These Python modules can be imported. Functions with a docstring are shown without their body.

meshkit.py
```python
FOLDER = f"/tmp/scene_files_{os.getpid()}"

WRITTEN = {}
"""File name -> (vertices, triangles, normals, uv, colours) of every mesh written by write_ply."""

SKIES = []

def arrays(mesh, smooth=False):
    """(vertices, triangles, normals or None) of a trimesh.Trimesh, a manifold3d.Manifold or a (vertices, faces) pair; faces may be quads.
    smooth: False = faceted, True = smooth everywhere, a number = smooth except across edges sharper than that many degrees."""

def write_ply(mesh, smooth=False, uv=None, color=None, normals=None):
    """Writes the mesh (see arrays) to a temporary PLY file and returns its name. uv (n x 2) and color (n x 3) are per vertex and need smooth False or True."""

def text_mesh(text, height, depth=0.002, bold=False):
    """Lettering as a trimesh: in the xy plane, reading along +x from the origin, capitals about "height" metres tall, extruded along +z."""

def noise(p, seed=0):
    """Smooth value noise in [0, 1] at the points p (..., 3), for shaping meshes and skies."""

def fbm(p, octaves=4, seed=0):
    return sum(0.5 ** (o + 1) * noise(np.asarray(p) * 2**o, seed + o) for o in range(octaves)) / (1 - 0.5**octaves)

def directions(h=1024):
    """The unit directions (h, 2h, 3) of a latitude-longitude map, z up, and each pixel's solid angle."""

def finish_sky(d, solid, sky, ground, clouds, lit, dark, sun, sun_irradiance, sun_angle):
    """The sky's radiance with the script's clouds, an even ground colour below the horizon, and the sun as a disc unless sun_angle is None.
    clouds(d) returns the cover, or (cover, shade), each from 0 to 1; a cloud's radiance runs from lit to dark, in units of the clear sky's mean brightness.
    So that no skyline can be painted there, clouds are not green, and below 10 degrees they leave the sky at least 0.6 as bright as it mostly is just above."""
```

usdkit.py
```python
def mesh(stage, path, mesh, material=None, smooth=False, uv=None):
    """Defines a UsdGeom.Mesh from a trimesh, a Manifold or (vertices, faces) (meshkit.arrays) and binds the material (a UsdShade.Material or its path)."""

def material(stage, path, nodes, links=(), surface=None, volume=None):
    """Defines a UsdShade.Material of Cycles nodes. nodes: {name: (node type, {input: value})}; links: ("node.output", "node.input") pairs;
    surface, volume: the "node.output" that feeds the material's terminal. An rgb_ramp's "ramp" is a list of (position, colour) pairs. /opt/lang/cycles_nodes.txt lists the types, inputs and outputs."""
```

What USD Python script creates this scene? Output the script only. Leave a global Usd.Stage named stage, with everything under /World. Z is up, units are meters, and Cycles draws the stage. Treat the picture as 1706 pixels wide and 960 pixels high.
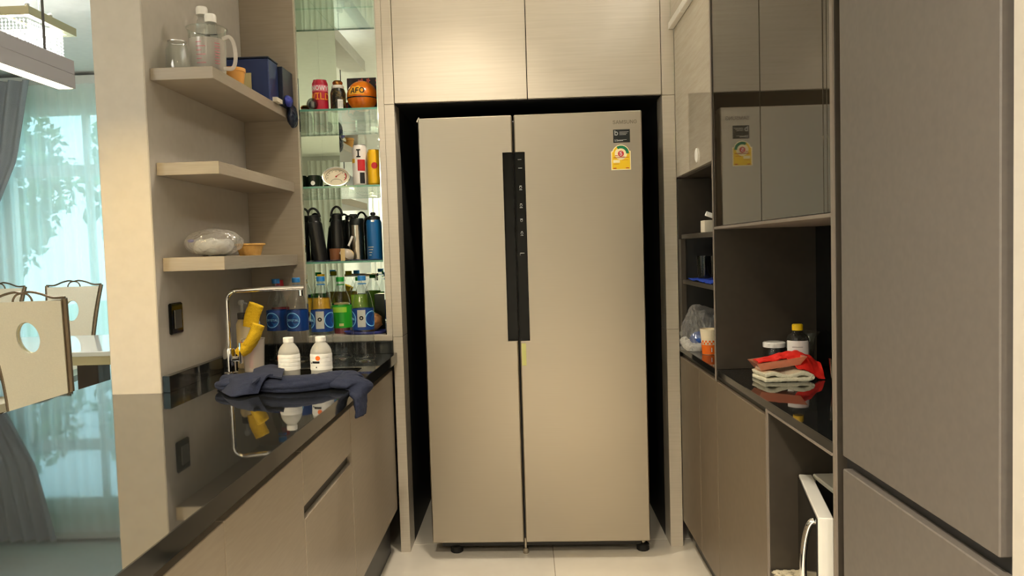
import math, numpy as np, trimesh, usdkit, meshkit
import manifold3d as m3
from shapely.geometry import Polygon, box as sbox, Point
from shapely import affinity
from pxr import Usd, UsdGeom, UsdLux, UsdShade, Sdf, Gf
stage = Usd.Stage.CreateInMemory()
UsdGeom.SetStageUpAxis(stage, 'Z'); UsdGeom.SetStageMetersPerUnit(stage, 1.0)
UsdGeom.Xform.Define(stage, '/World')
UsdGeom.Scope.Define(stage, '/World/Looks')
rng = np.random.default_rng(7)
PI = math.pi
# ---------------------------------------------------------------- camera
F = 1270.0                                  # focal length in pixels of the 1706 x 960 frame
EXPOSURE = 1.88
YAW, PITCH, ROLL = math.radians(-1.20), math.radians(-2.877), math.radians(-1.72)
EYE = np.array([0.0, 0.0, 1.25])
def cam_axes():
    cy, sy, cp, sp, cr, sr = math.cos(YAW), math.sin(YAW), math.cos(PITCH), math.sin(PITCH), math.cos(ROLL), math.sin(ROLL)
    fwd = np.array([sy*cp, cy*cp, sp]); right = np.array([cy, -sy, 0.0]); up = np.cross(right, fwd)
    return np.stack([cr*right + sr*up, -sr*right + cr*up, fwd])
AX3 = cam_axes()
cam = UsdGeom.Camera.Define(stage, '/World/camera')
cam.CreateHorizontalApertureAttr(36.0); cam.CreateFocalLengthAttr(36.0*F/1706)
cam.CreateClippingRangeAttr(Gf.Vec2f(0.02, 500)); cam.CreateExposureAttr(EXPOSURE)
_r, _u, _f = AX3
cam.AddTransformOp().Set(Gf.Matrix4d(*_r, 0, *_u, 0, *(-_f), 0, *EYE, 1))
# ---------------------------------------------------------------- sky
SKY_COLOR, SKY_STRENGTH = (0.52, 0.88, 1.0), .36
dome = UsdLux.DomeLight.Define(stage, '/World/sky')
dome.CreateColorAttr(Gf.Vec3f(*SKY_COLOR)); dome.CreateIntensityAttr(SKY_STRENGTH)
SPOT_NEAR, SPOT_FAR, DOWN_E, PEND_E, CHAND_E, ROOM_FILL_E, UNSEEN_COVE_E = 200.0, 900.0, 20.0, 24.0, 20.0, 3.0, 11.5          # radiance of lamp beams and lenses, added and out-of-view lamps included
WARM = (1.0, 0.88, 0.70); NEUTRAL = (1.0, 0.93, 0.84); WARM2 = (1.0, 0.70, 0.27)
# ---------------------------------------------------------------- materials
def S(r, g, b):
    c = np.array([r, g, b])/255.0
    return tuple(np.where(c <= .04045, c/12.92, ((c+.055)/1.055)**2.4))
MATS = {}
def L(name): return f'/World/Looks/{name}'
def P(name, color, rough=.5, **kw):
    MATS[name] = usdkit.material(stage, L(name), {'p': ('principled_bsdf', {'base_color': color, 'roughness': rough, **kw})}, [], surface='p.BSDF')
    return MATS[name]
def NOISY(name, c0, c1, scale, stretch=(1, 1, 1), rough=.4, detail=5, bump=0.0, lo=.3, hi=.7, obj=False, **kw):
    nodes = {'g': ('texture_coordinate', {}) if obj else ('geometry', {}), 'm': ('mapping', {'scale': stretch}), 'n': ('noise_texture', {'scale': scale, 'detail': detail, 'roughness': .6}),
             'r': ('rgb_ramp', {'ramp': [(lo, c0), (hi, c1)]}), 'p': ('principled_bsdf', {'roughness': rough, **kw})}
    links = [('g.object' if obj else 'g.position', 'm.vector'), ('m.vector', 'n.vector'), ('n.fac', 'r.fac'), ('r.color', 'p.base_color')]
    if bump:
        nodes['b'] = ('bump', {'strength': bump, 'distance': .002}); links += [('n.fac', 'b.height'), ('b.normal', 'p.normal')]
    MATS[name] = usdkit.material(stage, L(name), nodes, links, surface='p.BSDF'); return MATS[name]
def PANE(name, tint=(1, 1, 1), rough=0.0, ior=1.45, gloss=(1, 1, 1), haze=0.0, hazecol=(.8, .8, .8)):
    nodes = {'t': ('transparent_bsdf', {'color': tint}), 'g': ('glossy_bsdf', {'color': gloss, 'roughness': rough}), 'w': ('layer_weight', {'blend': .5}), 'q': ('math', {'math_type': 'power', 'value2': 4.0}), 'f': ('math', {'math_type': 'multiply_add', 'value2': .80, 'value3': ((ior-1)/(ior+1))**2}), 'x': ('mix_closure', {})}
    links = [('w.facing', 'q.value1'), ('q.value', 'f.value1'), ('f.value', 'x.fac'), ('g.BSDF', 'x.closure2')]
    if haze:
        nodes['d'] = ('diffuse_bsdf', {'color': hazecol}); nodes['l'] = ('translucent_bsdf', {'color': hazecol}); nodes['dl'] = ('mix_closure', {'fac': .5}); nodes['h'] = ('mix_closure', {'fac': haze})
        links += [('d.BSDF', 'dl.closure1'), ('l.BSDF', 'dl.closure2'), ('t.BSDF', 'h.closure1'), ('dl.closure', 'h.closure2'), ('h.closure', 'x.closure1')]
    else: links += [('t.BSDF', 'x.closure1')]
    MATS[name] = usdkit.material(stage, L(name), nodes, links, surface='x.closure'); return MATS[name]
def EMIT(name, color, strength):
    MATS[name] = usdkit.material(stage, L(name), {'e': ('emission', {'color': color, 'strength': strength})}, [], surface='e.emission'); return MATS[name]
# surfaces
NOISY('paint_greige', S(186, 180, 170), S(192, 186, 176), 30, rough=.7)
NOISY('paint_white', S(205, 203, 197), S(210, 208, 202), 20, rough=.7)
NOISY('paint_ceiling', S(222, 222, 218), S(228, 228, 224), 20, rough=.8)
NOISY('lam_light', S(188, 179, 162), S(199, 190, 174), 5, (.7, .7, 22), rough=.22, lo=.25, hi=.75)
NOISY('lam_taupe', S(150, 139, 123), S(160, 149, 133), 9, (1, 1.4, 14), rough=.35, lo=.25, hi=.75)
NOISY('lam_matt', S(100, 94, 89), S(107, 101, 95), 60, rough=.45)
NOISY('lam_dark', S(56, 50, 43), S(62, 56, 48), 40, rough=.4)
NOISY('lam_base', S(104, 92, 76), S(112, 99, 83), 40, rough=.42)
NOISY('recess_dark', S(52, 52, 54), S(58, 58, 60), 30, rough=.4)
P('edge_light', S(128, 118, 108), .45)
P('interior_shade_black', S(28, 28, 26), .6)  # near-black that puts the shade inside the open shelf unit into the colour
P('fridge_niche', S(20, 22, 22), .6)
NOISY('gloss_dark', S(50, 44, 35), S(57, 50, 40), 8, (1, 1, 14), rough=.03, ior=1.5)
NOISY('gloss_light', S(192, 182, 164), S(204, 195, 178), 6, (1.2, 1.2, 14), rough=.03, ior=1.75)
NOISY('floor_tile', S(222, 214, 198), S(236, 229, 214), 2.2, rough=.12, detail=7)
P('grout', S(160, 148, 128), .8)
# granite: black with fine crystals
MATS['granite'] = usdkit.material(stage, L('granite'), {'g': ('geometry', {}), 'v': ('voronoi_texture', {'scale': 260}), 'r': ('rgb_ramp', {'ramp': [(0, (.16, .15, .12)), (.10, (.05, .05, .045)), (.2, (.010, .011, .011)), (1, (.008, .009, .009))]}),
    'p': ('principled_bsdf', {'roughness': .03, 'ior': 3.4})}, [('g.position', 'v.vector'), ('v.distance', 'r.fac'), ('r.color', 'p.base_color')], surface='p.BSDF')
P('granite_side', (.012, .013, .013), .08, ior=1.5)
# brushed stainless steel
MATS['steel'] = usdkit.material(stage, L('steel'), {'g': ('geometry', {}), 'm': ('mapping', {'scale': (2.0, 2.0, 420.0)}), 'n': ('noise_texture', {'scale': 3, 'detail': 4}), 'r': ('rgb_ramp', {'ramp': [(.3, S(176, 168, 155)), (.7, S(179, 171, 158))]}),
    'b': ('bump', {'strength': .015, 'distance': .001}), 'p': ('principled_bsdf', {'metallic': 1.0, 'roughness': .33})}, [('g.position', 'm.vector'), ('m.vector', 'n.vector'), ('n.fac', 'r.fac'), ('r.color', 'p.base_color'), ('n.fac', 'b.height'), ('b.normal', 'p.normal')], surface='p.BSDF')
P('chrome', (.85, .85, .84), .06, metallic=1.0)
P('steel_smooth', S(190, 182, 168), .22, metallic=1.0)
P('dark_grey', S(70, 70, 70), .5); P('black_plastic', S(16, 17, 18), .35); P('black_gloss', S(6, 8, 8), .12, specular_ior_level=.25); P('black_rubber', S(14, 14, 14), .7)
P('white_plastic', S(238, 236, 230), .35); P('white_gloss', S(232, 230, 222), .15); P('white_print', S(236, 236, 232), .6)
P('grey_print', S(170, 172, 170), .6); P('black_print', S(12, 12, 14), .6); P('faint_print', S(112, 104, 92), .5)
P('sticker_yellow', S(244, 202, 20), .5); P('sticker_green', S(0, 122, 78), .5); P('sticker_red', S(206, 40, 52), .5); P('sticker_black', S(8, 16, 16), .6); P('sticker_cream', S(250, 236, 190), .6); P('sticker_pale', S(206, 206, 130), .6)
P('mirror', (.78, .88, .81), 0.0, metallic=1.0)
PANE('shelf_glass', (.86, .95, .91), 0, 1.5); P('glass_edge', S(96, 150, 132), .1)
PANE('clear_glass', (.95, .97, .96), 0, 1.5); PANE('pet', (.93, .95, .95), .04, 1.5); PANE('pet_white', (.9, .9, .88), .06, 1.5, haze=.72, hazecol=(.86, .85, .8))
PANE('frosted', (.95, .95, .93), .1, 1.5, haze=.45, hazecol=(.9, .85, .8)); PANE('bag_clear', (.95, .95, .95), .06, 1.8, haze=.20, hazecol=(.82, .80, .77)); PANE('window_glass', (.95, .98, .98), 0, 1.5)
PANE('smoke_glass', (.45, .45, .46), .02, 1.6)
P('cap_blue', S(40, 120, 190), .4); P('cap_green', S(20, 140, 50), .4); P('cap_red', S(170, 20, 36), .4); P('label_blue', S(24, 96, 168), .35); P('label_navy', S(18, 58, 128), .35); P('ring_blue', S(130, 190, 230), .4); P('label_green', S(40, 160, 40), .35); P('label_lime', S(150, 200, 60), .4); P('label_red', S(120, 20, 30), .4)
PANE('oil', (.95, .62, .12), .02, 1.5); P('label_yellow', S(222, 170, 40), .4); P('brown_food', S(150, 104, 60), .7)
P('navy_box', S(34, 52, 104), .4); P('navy_dark', S(26, 34, 54), .4); P('purple_blue', S(58, 66, 160), .45); P('paper', S(214, 206, 188), .8); P('orange_plastic', S(226, 164, 82), .45); P('card_cream', S(205, 190, 140), .7)
NOISY('pulp', S(206, 158, 84), S(222, 178, 104), 60, rough=.85, bump=.6)
NOISY('navy_cloth', S(25, 32, 54), S(33, 41, 66), 240, rough=.95, bump=.6)
NOISY('white_cloth', S(212, 206, 180), S(232, 226, 200), 260, rough=.95, bump=.8)
NOISY('red_cloth', S(226, 30, 22), S(240, 50, 36), 100, rough=.6); P('tray_pink', S(232, 110, 92), .4); PANE('tray_clear', (.95, .7, .55), .1, 1.5, haze=.6, hazecol=(.9, .5, .34))
NOISY('sponge', S(216, 172, 22), S(240, 200, 40), 300, rough=.95, bump=.8); P('sponge_pale', S(206, 180, 90), .9); P('pink', S(236, 84, 140), .4)
P('soap', S(216, 200, 160), .35); P('can_red', S(190, 24, 54), .3); P('can_pink', S(226, 120, 140), .4); P('orange_print', S(240, 150, 40), .5); P('can_silver', (.75, .75, .75), .25, metallic=1.0)
P('gold', S(196, 140, 80), .25, metallic=1.0); NOISY('black_gold', S(22, 20, 14), S(120, 100, 46), 60, rough=.3, lo=.5, hi=.72); NOISY('ball_orange', S(206, 84, 14), S(240, 140, 30), 14, rough=.2); P('ball_flame', S(248, 180, 50), .25)
P('box_dark', S(46, 36, 44), .5); P('box_spot', S(206, 84, 70), .5); P('white_red', S(226, 220, 214), .35); P('red_print', S(186, 34, 40), .5); P('yellow_can', S(226, 176, 20), .3); P('dial_cream', S(232, 222, 196), .5); P('dark_green', S(24, 36, 26), .25); P('blue_metal', S(14, 92, 152), .35); P('blue_cloth', S(16, 60, 170), .8); P('cup_brown', S(120, 74, 40), .5); P('cup_cream', S(206, 180, 130), .6); P('cup_orange', S(244, 110, 16), .5); P('cup_white', S(240, 226, 196), .55); P('bag_blue', S(10, 70, 150), .6)
P('brass_brown', S(120, 104, 84), .3, metallic=.7); NOISY('leather_cream', S(226, 216, 192), S(232, 222, 198), 120, rough=.5); P('champagne', S(196, 186, 150), .3, metallic=.5); P('wood_brown', S(84, 66, 54), .4); P('marble_white', S(232, 234, 230), .06)
NOISY('drape_pale', S(190, 190, 184), S(200, 200, 194), 200, rough=.9)
NOISY('drape_grey', S(128, 132, 136), S(140, 144, 148), 200, rough=.9)
MATS['sheer'] = usdkit.material(stage, L('sheer'), {'t': ('transparent_bsdf', {'color': (.95, .97, .97)}), 'd': ('diffuse_bsdf', {'color': (.82, .84, .82)}), 'l': ('translucent_bsdf', {'color': (.9, .92, .9)}), 'a': ('mix_closure', {'fac': .6}), 'x': ('mix_closure', {'fac': .80})},
    [('d.BSDF', 'a.closure1'), ('l.BSDF', 'a.closure2'), ('t.BSDF', 'x.closure1'), ('a.closure', 'x.closure2')], surface='x.closure')
MATS['crystal'] = usdkit.material(stage, L('crystal'), {'t': ('translucent_bsdf', {'color': (.92, .95, .95)}), 'g': ('glossy_bsdf', {'color': (.95, .95, .95), 'roughness': .05}), 'x': ('mix_closure', {'fac': .35})}, [('t.BSDF', 'x.closure1'), ('g.BSDF', 'x.closure2')], surface='x.closure')
NOISY('leaf', S(70, 110, 60), S(110, 150, 80), 8, rough=.6); P('bark', S(90, 80, 66), .9); P('lawn', S(110, 130, 90), .9)
P('pendant_grey', S(166, 170, 182), .45); EMIT('lamp_down', WARM, DOWN_E); EMIT('lamp_room_fill', NEUTRAL, ROOM_FILL_E); EMIT('lamp_unseen_cove', NEUTRAL, UNSEEN_COVE_E); EMIT('lamp_unseen_cove_left', NEUTRAL, UNSEEN_COVE_E*.14); EMIT('lamp_pendant', WARM2, PEND_E); EMIT('lamp_crystal', (1, .98, .95), CHAND_E)  # room lamp is added fill; both cove lamps are out of view
NOISY('lace', S(214, 204, 176), S(150, 140, 112), 90, rough=.8, lo=.5, hi=.62)
# ---------------------------------------------------------------- mesh helpers
def cat(*ms): return trimesh.util.concatenate([m for m in ms])
def hull(pts): return trimesh.Trimesh(*(lambda h: (h.vertices, h.faces))(trimesh.convex.convex_hull(np.asarray(pts, float))), process=False)
def B(x0, x1, y0, y1, z0, z1, c=0.0):
    """A box between two corners, with its edges chamfered by c."""
    x0, x1 = sorted((x0, x1)); y0, y1 = sorted((y0, y1)); z0, z1 = sorted((z0, z1))
    c = min(c, .45*min(x1-x0, y1-y0, z1-z0))
    if c <= 0:
        b = trimesh.creation.box([x1-x0, y1-y0, z1-z0]); b.apply_translation([(x0+x1)/2, (y0+y1)/2, (z0+z1)/2]); return b
    pts = []
    for sx in (0, 1):
        for sy in (0, 1):
            for sz in (0, 1):
                p = np.array([(x0, x1)[sx], (y0, y1)[sy], (z0, z1)[sz]]); d = np.array([1-2*sx, 1-2*sy, 1-2*sz])*c
                for k in range(3):
                    q = p + d; q[k] = p[k]; pts.append(q)
    return hull(pts)
def lathe(profile, n=36, at=(0, 0, 0)):
    m = trimesh.creation.revolve(np.asarray(profile, float), sections=n); m.apply_translation(at); return m
def cyl(r, z0, z1, at=(0, 0), n=28, c=0.0, r2=None):
    r2 = r if r2 is None else r2
    pr = [(0, z0), (r-c, z0), (r, z0+c), (r2, z1-c), (r2-c, z1), (0, z1)] if c else [(0, z0), (r, z0), (r2, z1), (0, z1)]
    return lathe(pr, n, (at[0], at[1], 0))
def tube(pts, r, n=10, closed=False, flat=1.0):
    p = np.asarray(pts, float); r = np.broadcast_to(r, (len(p),))
    t = (np.roll(p, -1, 0) - np.roll(p, 1, 0)) if closed else np.gradient(p, axis=0)
    t /= np.linalg.norm(t, axis=1, keepdims=True) + 1e-12
    a = np.zeros_like(p); ref = np.array([0, 0, 1.0]) if abs(t[0][2]) < .9 else np.array([1.0, 0, 0])
    a[0] = np.cross(t[0], ref); a[0] /= np.linalg.norm(a[0])
    for i in range(1, len(p)):
        a[i] = a[i-1] - t[i]*(a[i-1] @ t[i]); a[i] /= np.linalg.norm(a[i])
    b = np.cross(t, a); th = np.arange(n)*2*PI/n
    v = p[:, None] + r[:, None, None]*(np.cos(th)[None, :, None]*a[:, None]*flat + np.sin(th)[None, :, None]*b[:, None])
    K = len(p); f = []
    for i in range(K if closed else K-1):
        for j in range(n):
            q = (i*n+j, i*n+(j+1) % n, ((i+1) % K)*n+(j+1) % n, ((i+1) % K)*n+j); f += [(q[0], q[1], q[2]), (q[0], q[2], q[3])]
    v = v.reshape(-1, 3)
    if not closed:
        v = np.vstack([v, p[0], p[-1]]); s, e = len(v)-2, len(v)-1
        for j in range(n): f += [(s, (j+1) % n, j), (e, (K-1)*n+j, (K-1)*n+(j+1) % n)]
    m = trimesh.Trimesh(v, np.array(f), process=False); m.fix_normals(); return m
def spline(pts, k=8):
    p = np.asarray(pts, float); q = np.vstack([2*p[0]-p[1], p, 2*p[-1]-p[-2]]); out = []
    for i in range(1, len(q)-2):
        for t in np.linspace(0, 1, k, endpoint=False):
            a, b, c, d = q[i-1:i+3]; out.append(.5*((2*b) + (c-a)*t + (2*a-5*b+4*c-d)*t*t + (3*b-a-3*c+d)*t**3))
    return np.array(out + [p[-1]])
def ext(poly, d, frame='xz', at=(0, 0, 0)):
    """Extrudes a shapely polygon. frame xz: the polygon stands upright facing -y, its front at at.y and its back d behind; xy: it lies flat."""
    m = trimesh.util.concatenate([trimesh.creation.extrude_polygon(g, d, engine='earcut') for g in getattr(poly, 'geoms', [poly])])
    if frame == 'xz': m.vertices = np.stack([m.vertices[:, 0], m.vertices[:, 2], m.vertices[:, 1]], 1); m.invert()
    elif frame == 'yz': m.vertices = np.stack([m.vertices[:, 2], m.vertices[:, 0], m.vertices[:, 1]], 1)
    m.apply_translation(at); m.fix_normals(); return m
def text_xz(s, h, at, d=.0006, bold=False, center=False):
    m = meshkit.text_mesh(s, h, d, bold)
    if center: m.apply_translation([-(m.bounds[0][0]+m.bounds[1][0])/2, 0, 0])
    m.vertices = np.stack([m.vertices[:, 0], -m.vertices[:, 2], m.vertices[:, 1]], 1); m.apply_translation(at); m.fix_normals(); return m
def bend(m, R, z0, ang=0.0, at=(0, 0)):
    """Wraps a flat mesh in the xy plane (thickness +z) round an upright cylinder; ang 0 faces -y."""
    v = m.vertices; a = ang + v[:, 0]/R; r = R + v[:, 2]
    m = m.copy(); m.vertices = np.stack([at[0]+r*np.sin(a), at[1]-r*np.cos(a), z0+v[:, 1]], 1); m.fix_normals(); return m
def btext(s, h, R, z0, ang, at, d=.0005, bold=True):
    m = meshkit.text_mesh(s, h, d, bold); m.apply_translation([-(m.bounds[0][0]+m.bounds[1][0])/2, 0, 0]); return bend(m, R, z0, ang, at)
def arcsheet(R, a0, a1, z0, z1, at, t=.0005, n=24):
    """A patch of label on an upright cylinder between two angles (0 faces -y)."""
    a = np.linspace(a0, a1, n); v = []; f = []
    for r in (R, R+t):
        for z in (z0, z1): v += [(at[0]+r*math.sin(x), at[1]-r*math.cos(x), z) for x in a]
    idx = lambda k, i: k*n+i
    for i in range(n-1):
        for p, q in ((0, 1), (1, 3), (3, 2), (2, 0)): f += [(idx(p, i), idx(p, i+1), idx(q, i+1)), (idx(p, i), idx(q, i+1), idx(q, i))]
    f += [(idx(0, 0), idx(1, 0), idx(3, 0)), (idx(0, 0), idx(3, 0), idx(2, 0)), (idx(0, n-1), idx(3, n-1), idx(1, n-1)), (idx(0, n-1), idx(2, n-1), idx(3, n-1))]
    m = trimesh.Trimesh(np.array(v), np.array(f), process=False); m.fix_normals(); return m
def disc_on(R, r, z0, ang, at, t=.0006, inner=0.0, n=32):
    poly = Point(0, 0).buffer(r, 12)
    if inner: poly = poly.difference(Point(0, 0).buffer(inner, 12))
    m = trimesh.creation.extrude_polygon(poly, t, engine='earcut'); m = m.subdivide(); return bend(m, R, z0, ang, at)
def crumple(m, amp, freq, seed=0, ridged=True):
    v = m.vertices; n = meshkit.fbm(v*freq+11.3, 4, seed)
    n = (1-2*np.abs(n-.5))*2-1 if ridged else n*2-1
    m = m.copy(); m.vertices = v + m.vertex_normals*(n*amp)[:, None]; return m
def grid(P3):
    """(n, m, 3) points to an open sheet."""
    n, m = P3.shape[:2]; i, j = np.meshgrid(np.arange(n-1), np.arange(m-1), indexing='ij'); a = (i*m+j).ravel()
    f = np.vstack([np.stack([a, a+1, a+m+1], 1), np.stack([a, a+m+1, a+m], 1)]); return trimesh.Trimesh(P3.reshape(-1, 3), f, process=False)
def thick(m, t):
    """Gives an open sheet a thickness."""
    n = m.vertex_normals; k = len(m.vertices); e = m.edges_sorted; u, c = np.unique(e, axis=0, return_counts=True); be = {tuple(x) for x in u[c == 1]}
    side = [[a, b, b+k, a, b+k, a+k] for a, b in m.edges if (min(a, b), max(a, b)) in be]
    f = np.vstack([m.faces[:, ::-1], m.faces+k] + ([np.array(side).reshape(-1, 3)] if side else [])); r = trimesh.Trimesh(np.vstack([m.vertices-n*t/2, m.vertices+n*t/2]), f, process=False); r.fix_normals(); return r
# ---------------------------------------------------------------- scene helpers
USED = {}
def numbered(path):
    k = USED.get(path, -1) + 1; USED[path] = k
    return path if k == 0 else f'{path}_{k:03d}'
BASE = {}
def data(prim, label=None, category=None, group=None, kind=None):
    for k, v in (('label', label), ('category', category), ('group', group), ('kind', kind)):
        if v: prim.SetCustomDataByKey(k, v)
def thing(name, label, category, loc=(0, 0, 0), rotz=0.0, group=None, kind=None):
    path = numbered('/World/' + name); x = UsdGeom.Xform.Define(stage, path)
    x.AddTranslateOp().Set(Gf.Vec3d(*map(float, loc))); x.AddRotateZOp().Set(float(math.degrees(rotz)))
    BASE[path] = (np.array(loc, float), rotz); data(x.GetPrim(), label, category, group, kind); return path
def part(parent, name, mesh, mat, smooth=30, world=True, label=None, kind=None):
    """A mesh under a thing or under a part; world: its vertices are world coordinates."""
    path = numbered(f'{parent}/{name}'); top = '/'.join(parent.split('/')[:3]); loc, rz = BASE.get(top, (np.zeros(3), 0))
    m = mesh.copy()
    if world:
        v = m.vertices - loc
        if rz: c, s = math.cos(-rz), math.sin(-rz); v = np.stack([c*v[:, 0]-s*v[:, 1], s*v[:, 0]+c*v[:, 1], v[:, 2]], 1)
        m.vertices = v
    p = usdkit.mesh(stage, path, m, MATS[mat], smooth=smooth); data(p.GetPrim(), label, kind=kind); return path
def solo(name, mesh, mat, label=None, category=None, group=None, kind=None, smooth=30):
    path = numbered('/World/' + name); p = usdkit.mesh(stage, path, mesh, MATS[mat], smooth=smooth); data(p.GetPrim(), label, category, group, kind); return path
def copy_of(src, label, loc, rotz=0.0, group=None):
    prim = stage.GetPrimAtPath(src); was = prim.GetCustomData(); name = src.split('/')[2]
    base = name[:-4] if name[-4:-3] == '_' and name[-3:].isdigit() else name
    path = numbered('/World/' + base); x = UsdGeom.Xform.Define(stage, path)
    x.GetPrim().GetReferences().AddInternalReference(src); x.GetPrim().SetInstanceable(True)
    for op in x.GetOrderedXformOps():
        if op.GetOpType() == UsdGeom.XformOp.TypeTranslate: op.Set(Gf.Vec3d(*map(float, loc)))
        else: op.Set(float(math.degrees(rotz)))
    data(x.GetPrim(), label, was['category'], group or was.get('group')); return path
# ================================================================ THE SETTING
CEIL, CEIL2, YB = 2.60, 2.86, 3.12           # kitchen and dining ceilings; the front plane of everything at the back of the kitchen
fl = thing('floor', None, None, kind='structure')
part(fl, 'slab', B(-5.1, 2.2, -3.6, 6.75, -.10, -.004), 'grout')
for i in range(9):
    for j in range(14):
        x0, y0 = .073+(i-6)*.8, -4.0+j*.8
        xa, xb, ya, yb = max(x0, -5.0), min(x0+.8, 2.1), max(y0, -3.5), min(y0+.8, 6.65)
        if xb-xa > .05 and yb-ya > .05: part(fl, 'tile', B(xa+.0012, xb-.0012, ya+.0012, yb-.0012, -.006, 0, .0008), 'floor_tile', smooth=False)
struct = lambda name, mesh, mat: solo(name, mesh, mat, kind='structure')
struct('ceiling', B(-1.294, 2.2, -3.6, 3.95, CEIL, CEIL+.1), 'paint_ceiling')
struct('ceiling', B(-5.1, -1.294, -3.6, 6.75, CEIL2, CEIL2+.1), 'paint_ceiling')
struct('trim_1', B(-1.294, -1.254, -3.5, 2.31, CEIL+.1, CEIL2), 'paint_ceiling')
struct('wall_partition', B(-1.294, -1.139, 2.31, 3.95, 0, CEIL2, .003), 'paint_greige')
struct('wall_back', B(-1.139, 2.2, 3.86, 3.95, 0, CEIL), 'paint_white')
struct('wall_right', cat(B(.955, 1.055, .978, 3.86, 0, CEIL), B(.614, 1.055, -.9, .976, 0, CEIL), B(2.1, 2.2, -3.5, -.9, 0, CEIL), B(1.055, 2.1, -1.0, -.9, 0, CEIL)), 'paint_greige')
struct('wall_left', B(-5.1, -5.0, -3.6, 6.75, 0, CEIL2), 'paint_white')
def wall_y(y0, y1, x0, x1, z1, holes):
    poly = sbox(x0, 0, x1, z1)
    for h in holes: poly = poly.difference(sbox(*h))
    return ext(poly, y1-y0, 'xz', (0, y0, 0))
W1, W2, W3 = (-4.55, .30, -1.75, 2.60), (-1.80, .35, 1.95, 2.35), (-4.80, .35, -2.60, 2.35)
struct('wall_far', wall_y(6.62, 6.75, -5.0, -1.2, CEIL2, [W1]), 'paint_white')
struct('wall_far', B(-1.294, -1.194, 3.95, 6.62, 0, CEIL2), 'paint_white')
struct('wall_rear', wall_y(-3.62, -3.5, -5.0, 2.2, CEIL2, [W3]), 'paint_white')
def window(name, rect, y, cols, transoms):
    x0, z0, x1, z1 = rect; w = thing(name, None, None, ((x0+x1)/2, y, z0), kind='structure'); t = .055
    part(w, 'frame', cat(B(x0, x1, y-.03, y+.03, z0, z0+t), B(x0, x1, y-.03, y+.03, z1-t, z1), B(x0, x0+t, y-.03, y+.03, z0+t, z1-t), B(x1-t, x1, y-.03, y+.03, z0+t, z1-t)), 'white_plastic')
    xs = np.linspace(x0+t/2, x1-t/2, cols+1); zs = [z0+t/2] + list(transoms) + [z1-t/2]
    for x in xs[1:-1]: part(w, 'mullion', B(x-t/2, x+t/2, y-.026, y+.026, z0+t, z1-t, .004), 'white_plastic')
    for k in range(cols):
        for z in transoms: part(w, 'transom', B(xs[k]+t/2, xs[k+1]-t/2, y-.024, y+.024, z-.05, z+.05, .004), 'white_plastic')
        for a, b in zip(zs[:-1], zs[1:]): part(w, 'pane', B(xs[k]+t/2, xs[k+1]-t/2, y-.003, y+.003, a+t/2, b-t/2), 'window_glass')
window('window_1', W1, 6.685, 4, [2.06])
window('window_2', W3, -3.56, 3, [])  # out of view behind the camera, placed to let daylight into the rear room
struct('trim_2', B(-5.0, -1.2, 6.44, 6.6, 2.72, 2.83, .004), 'paint_white')
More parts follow.
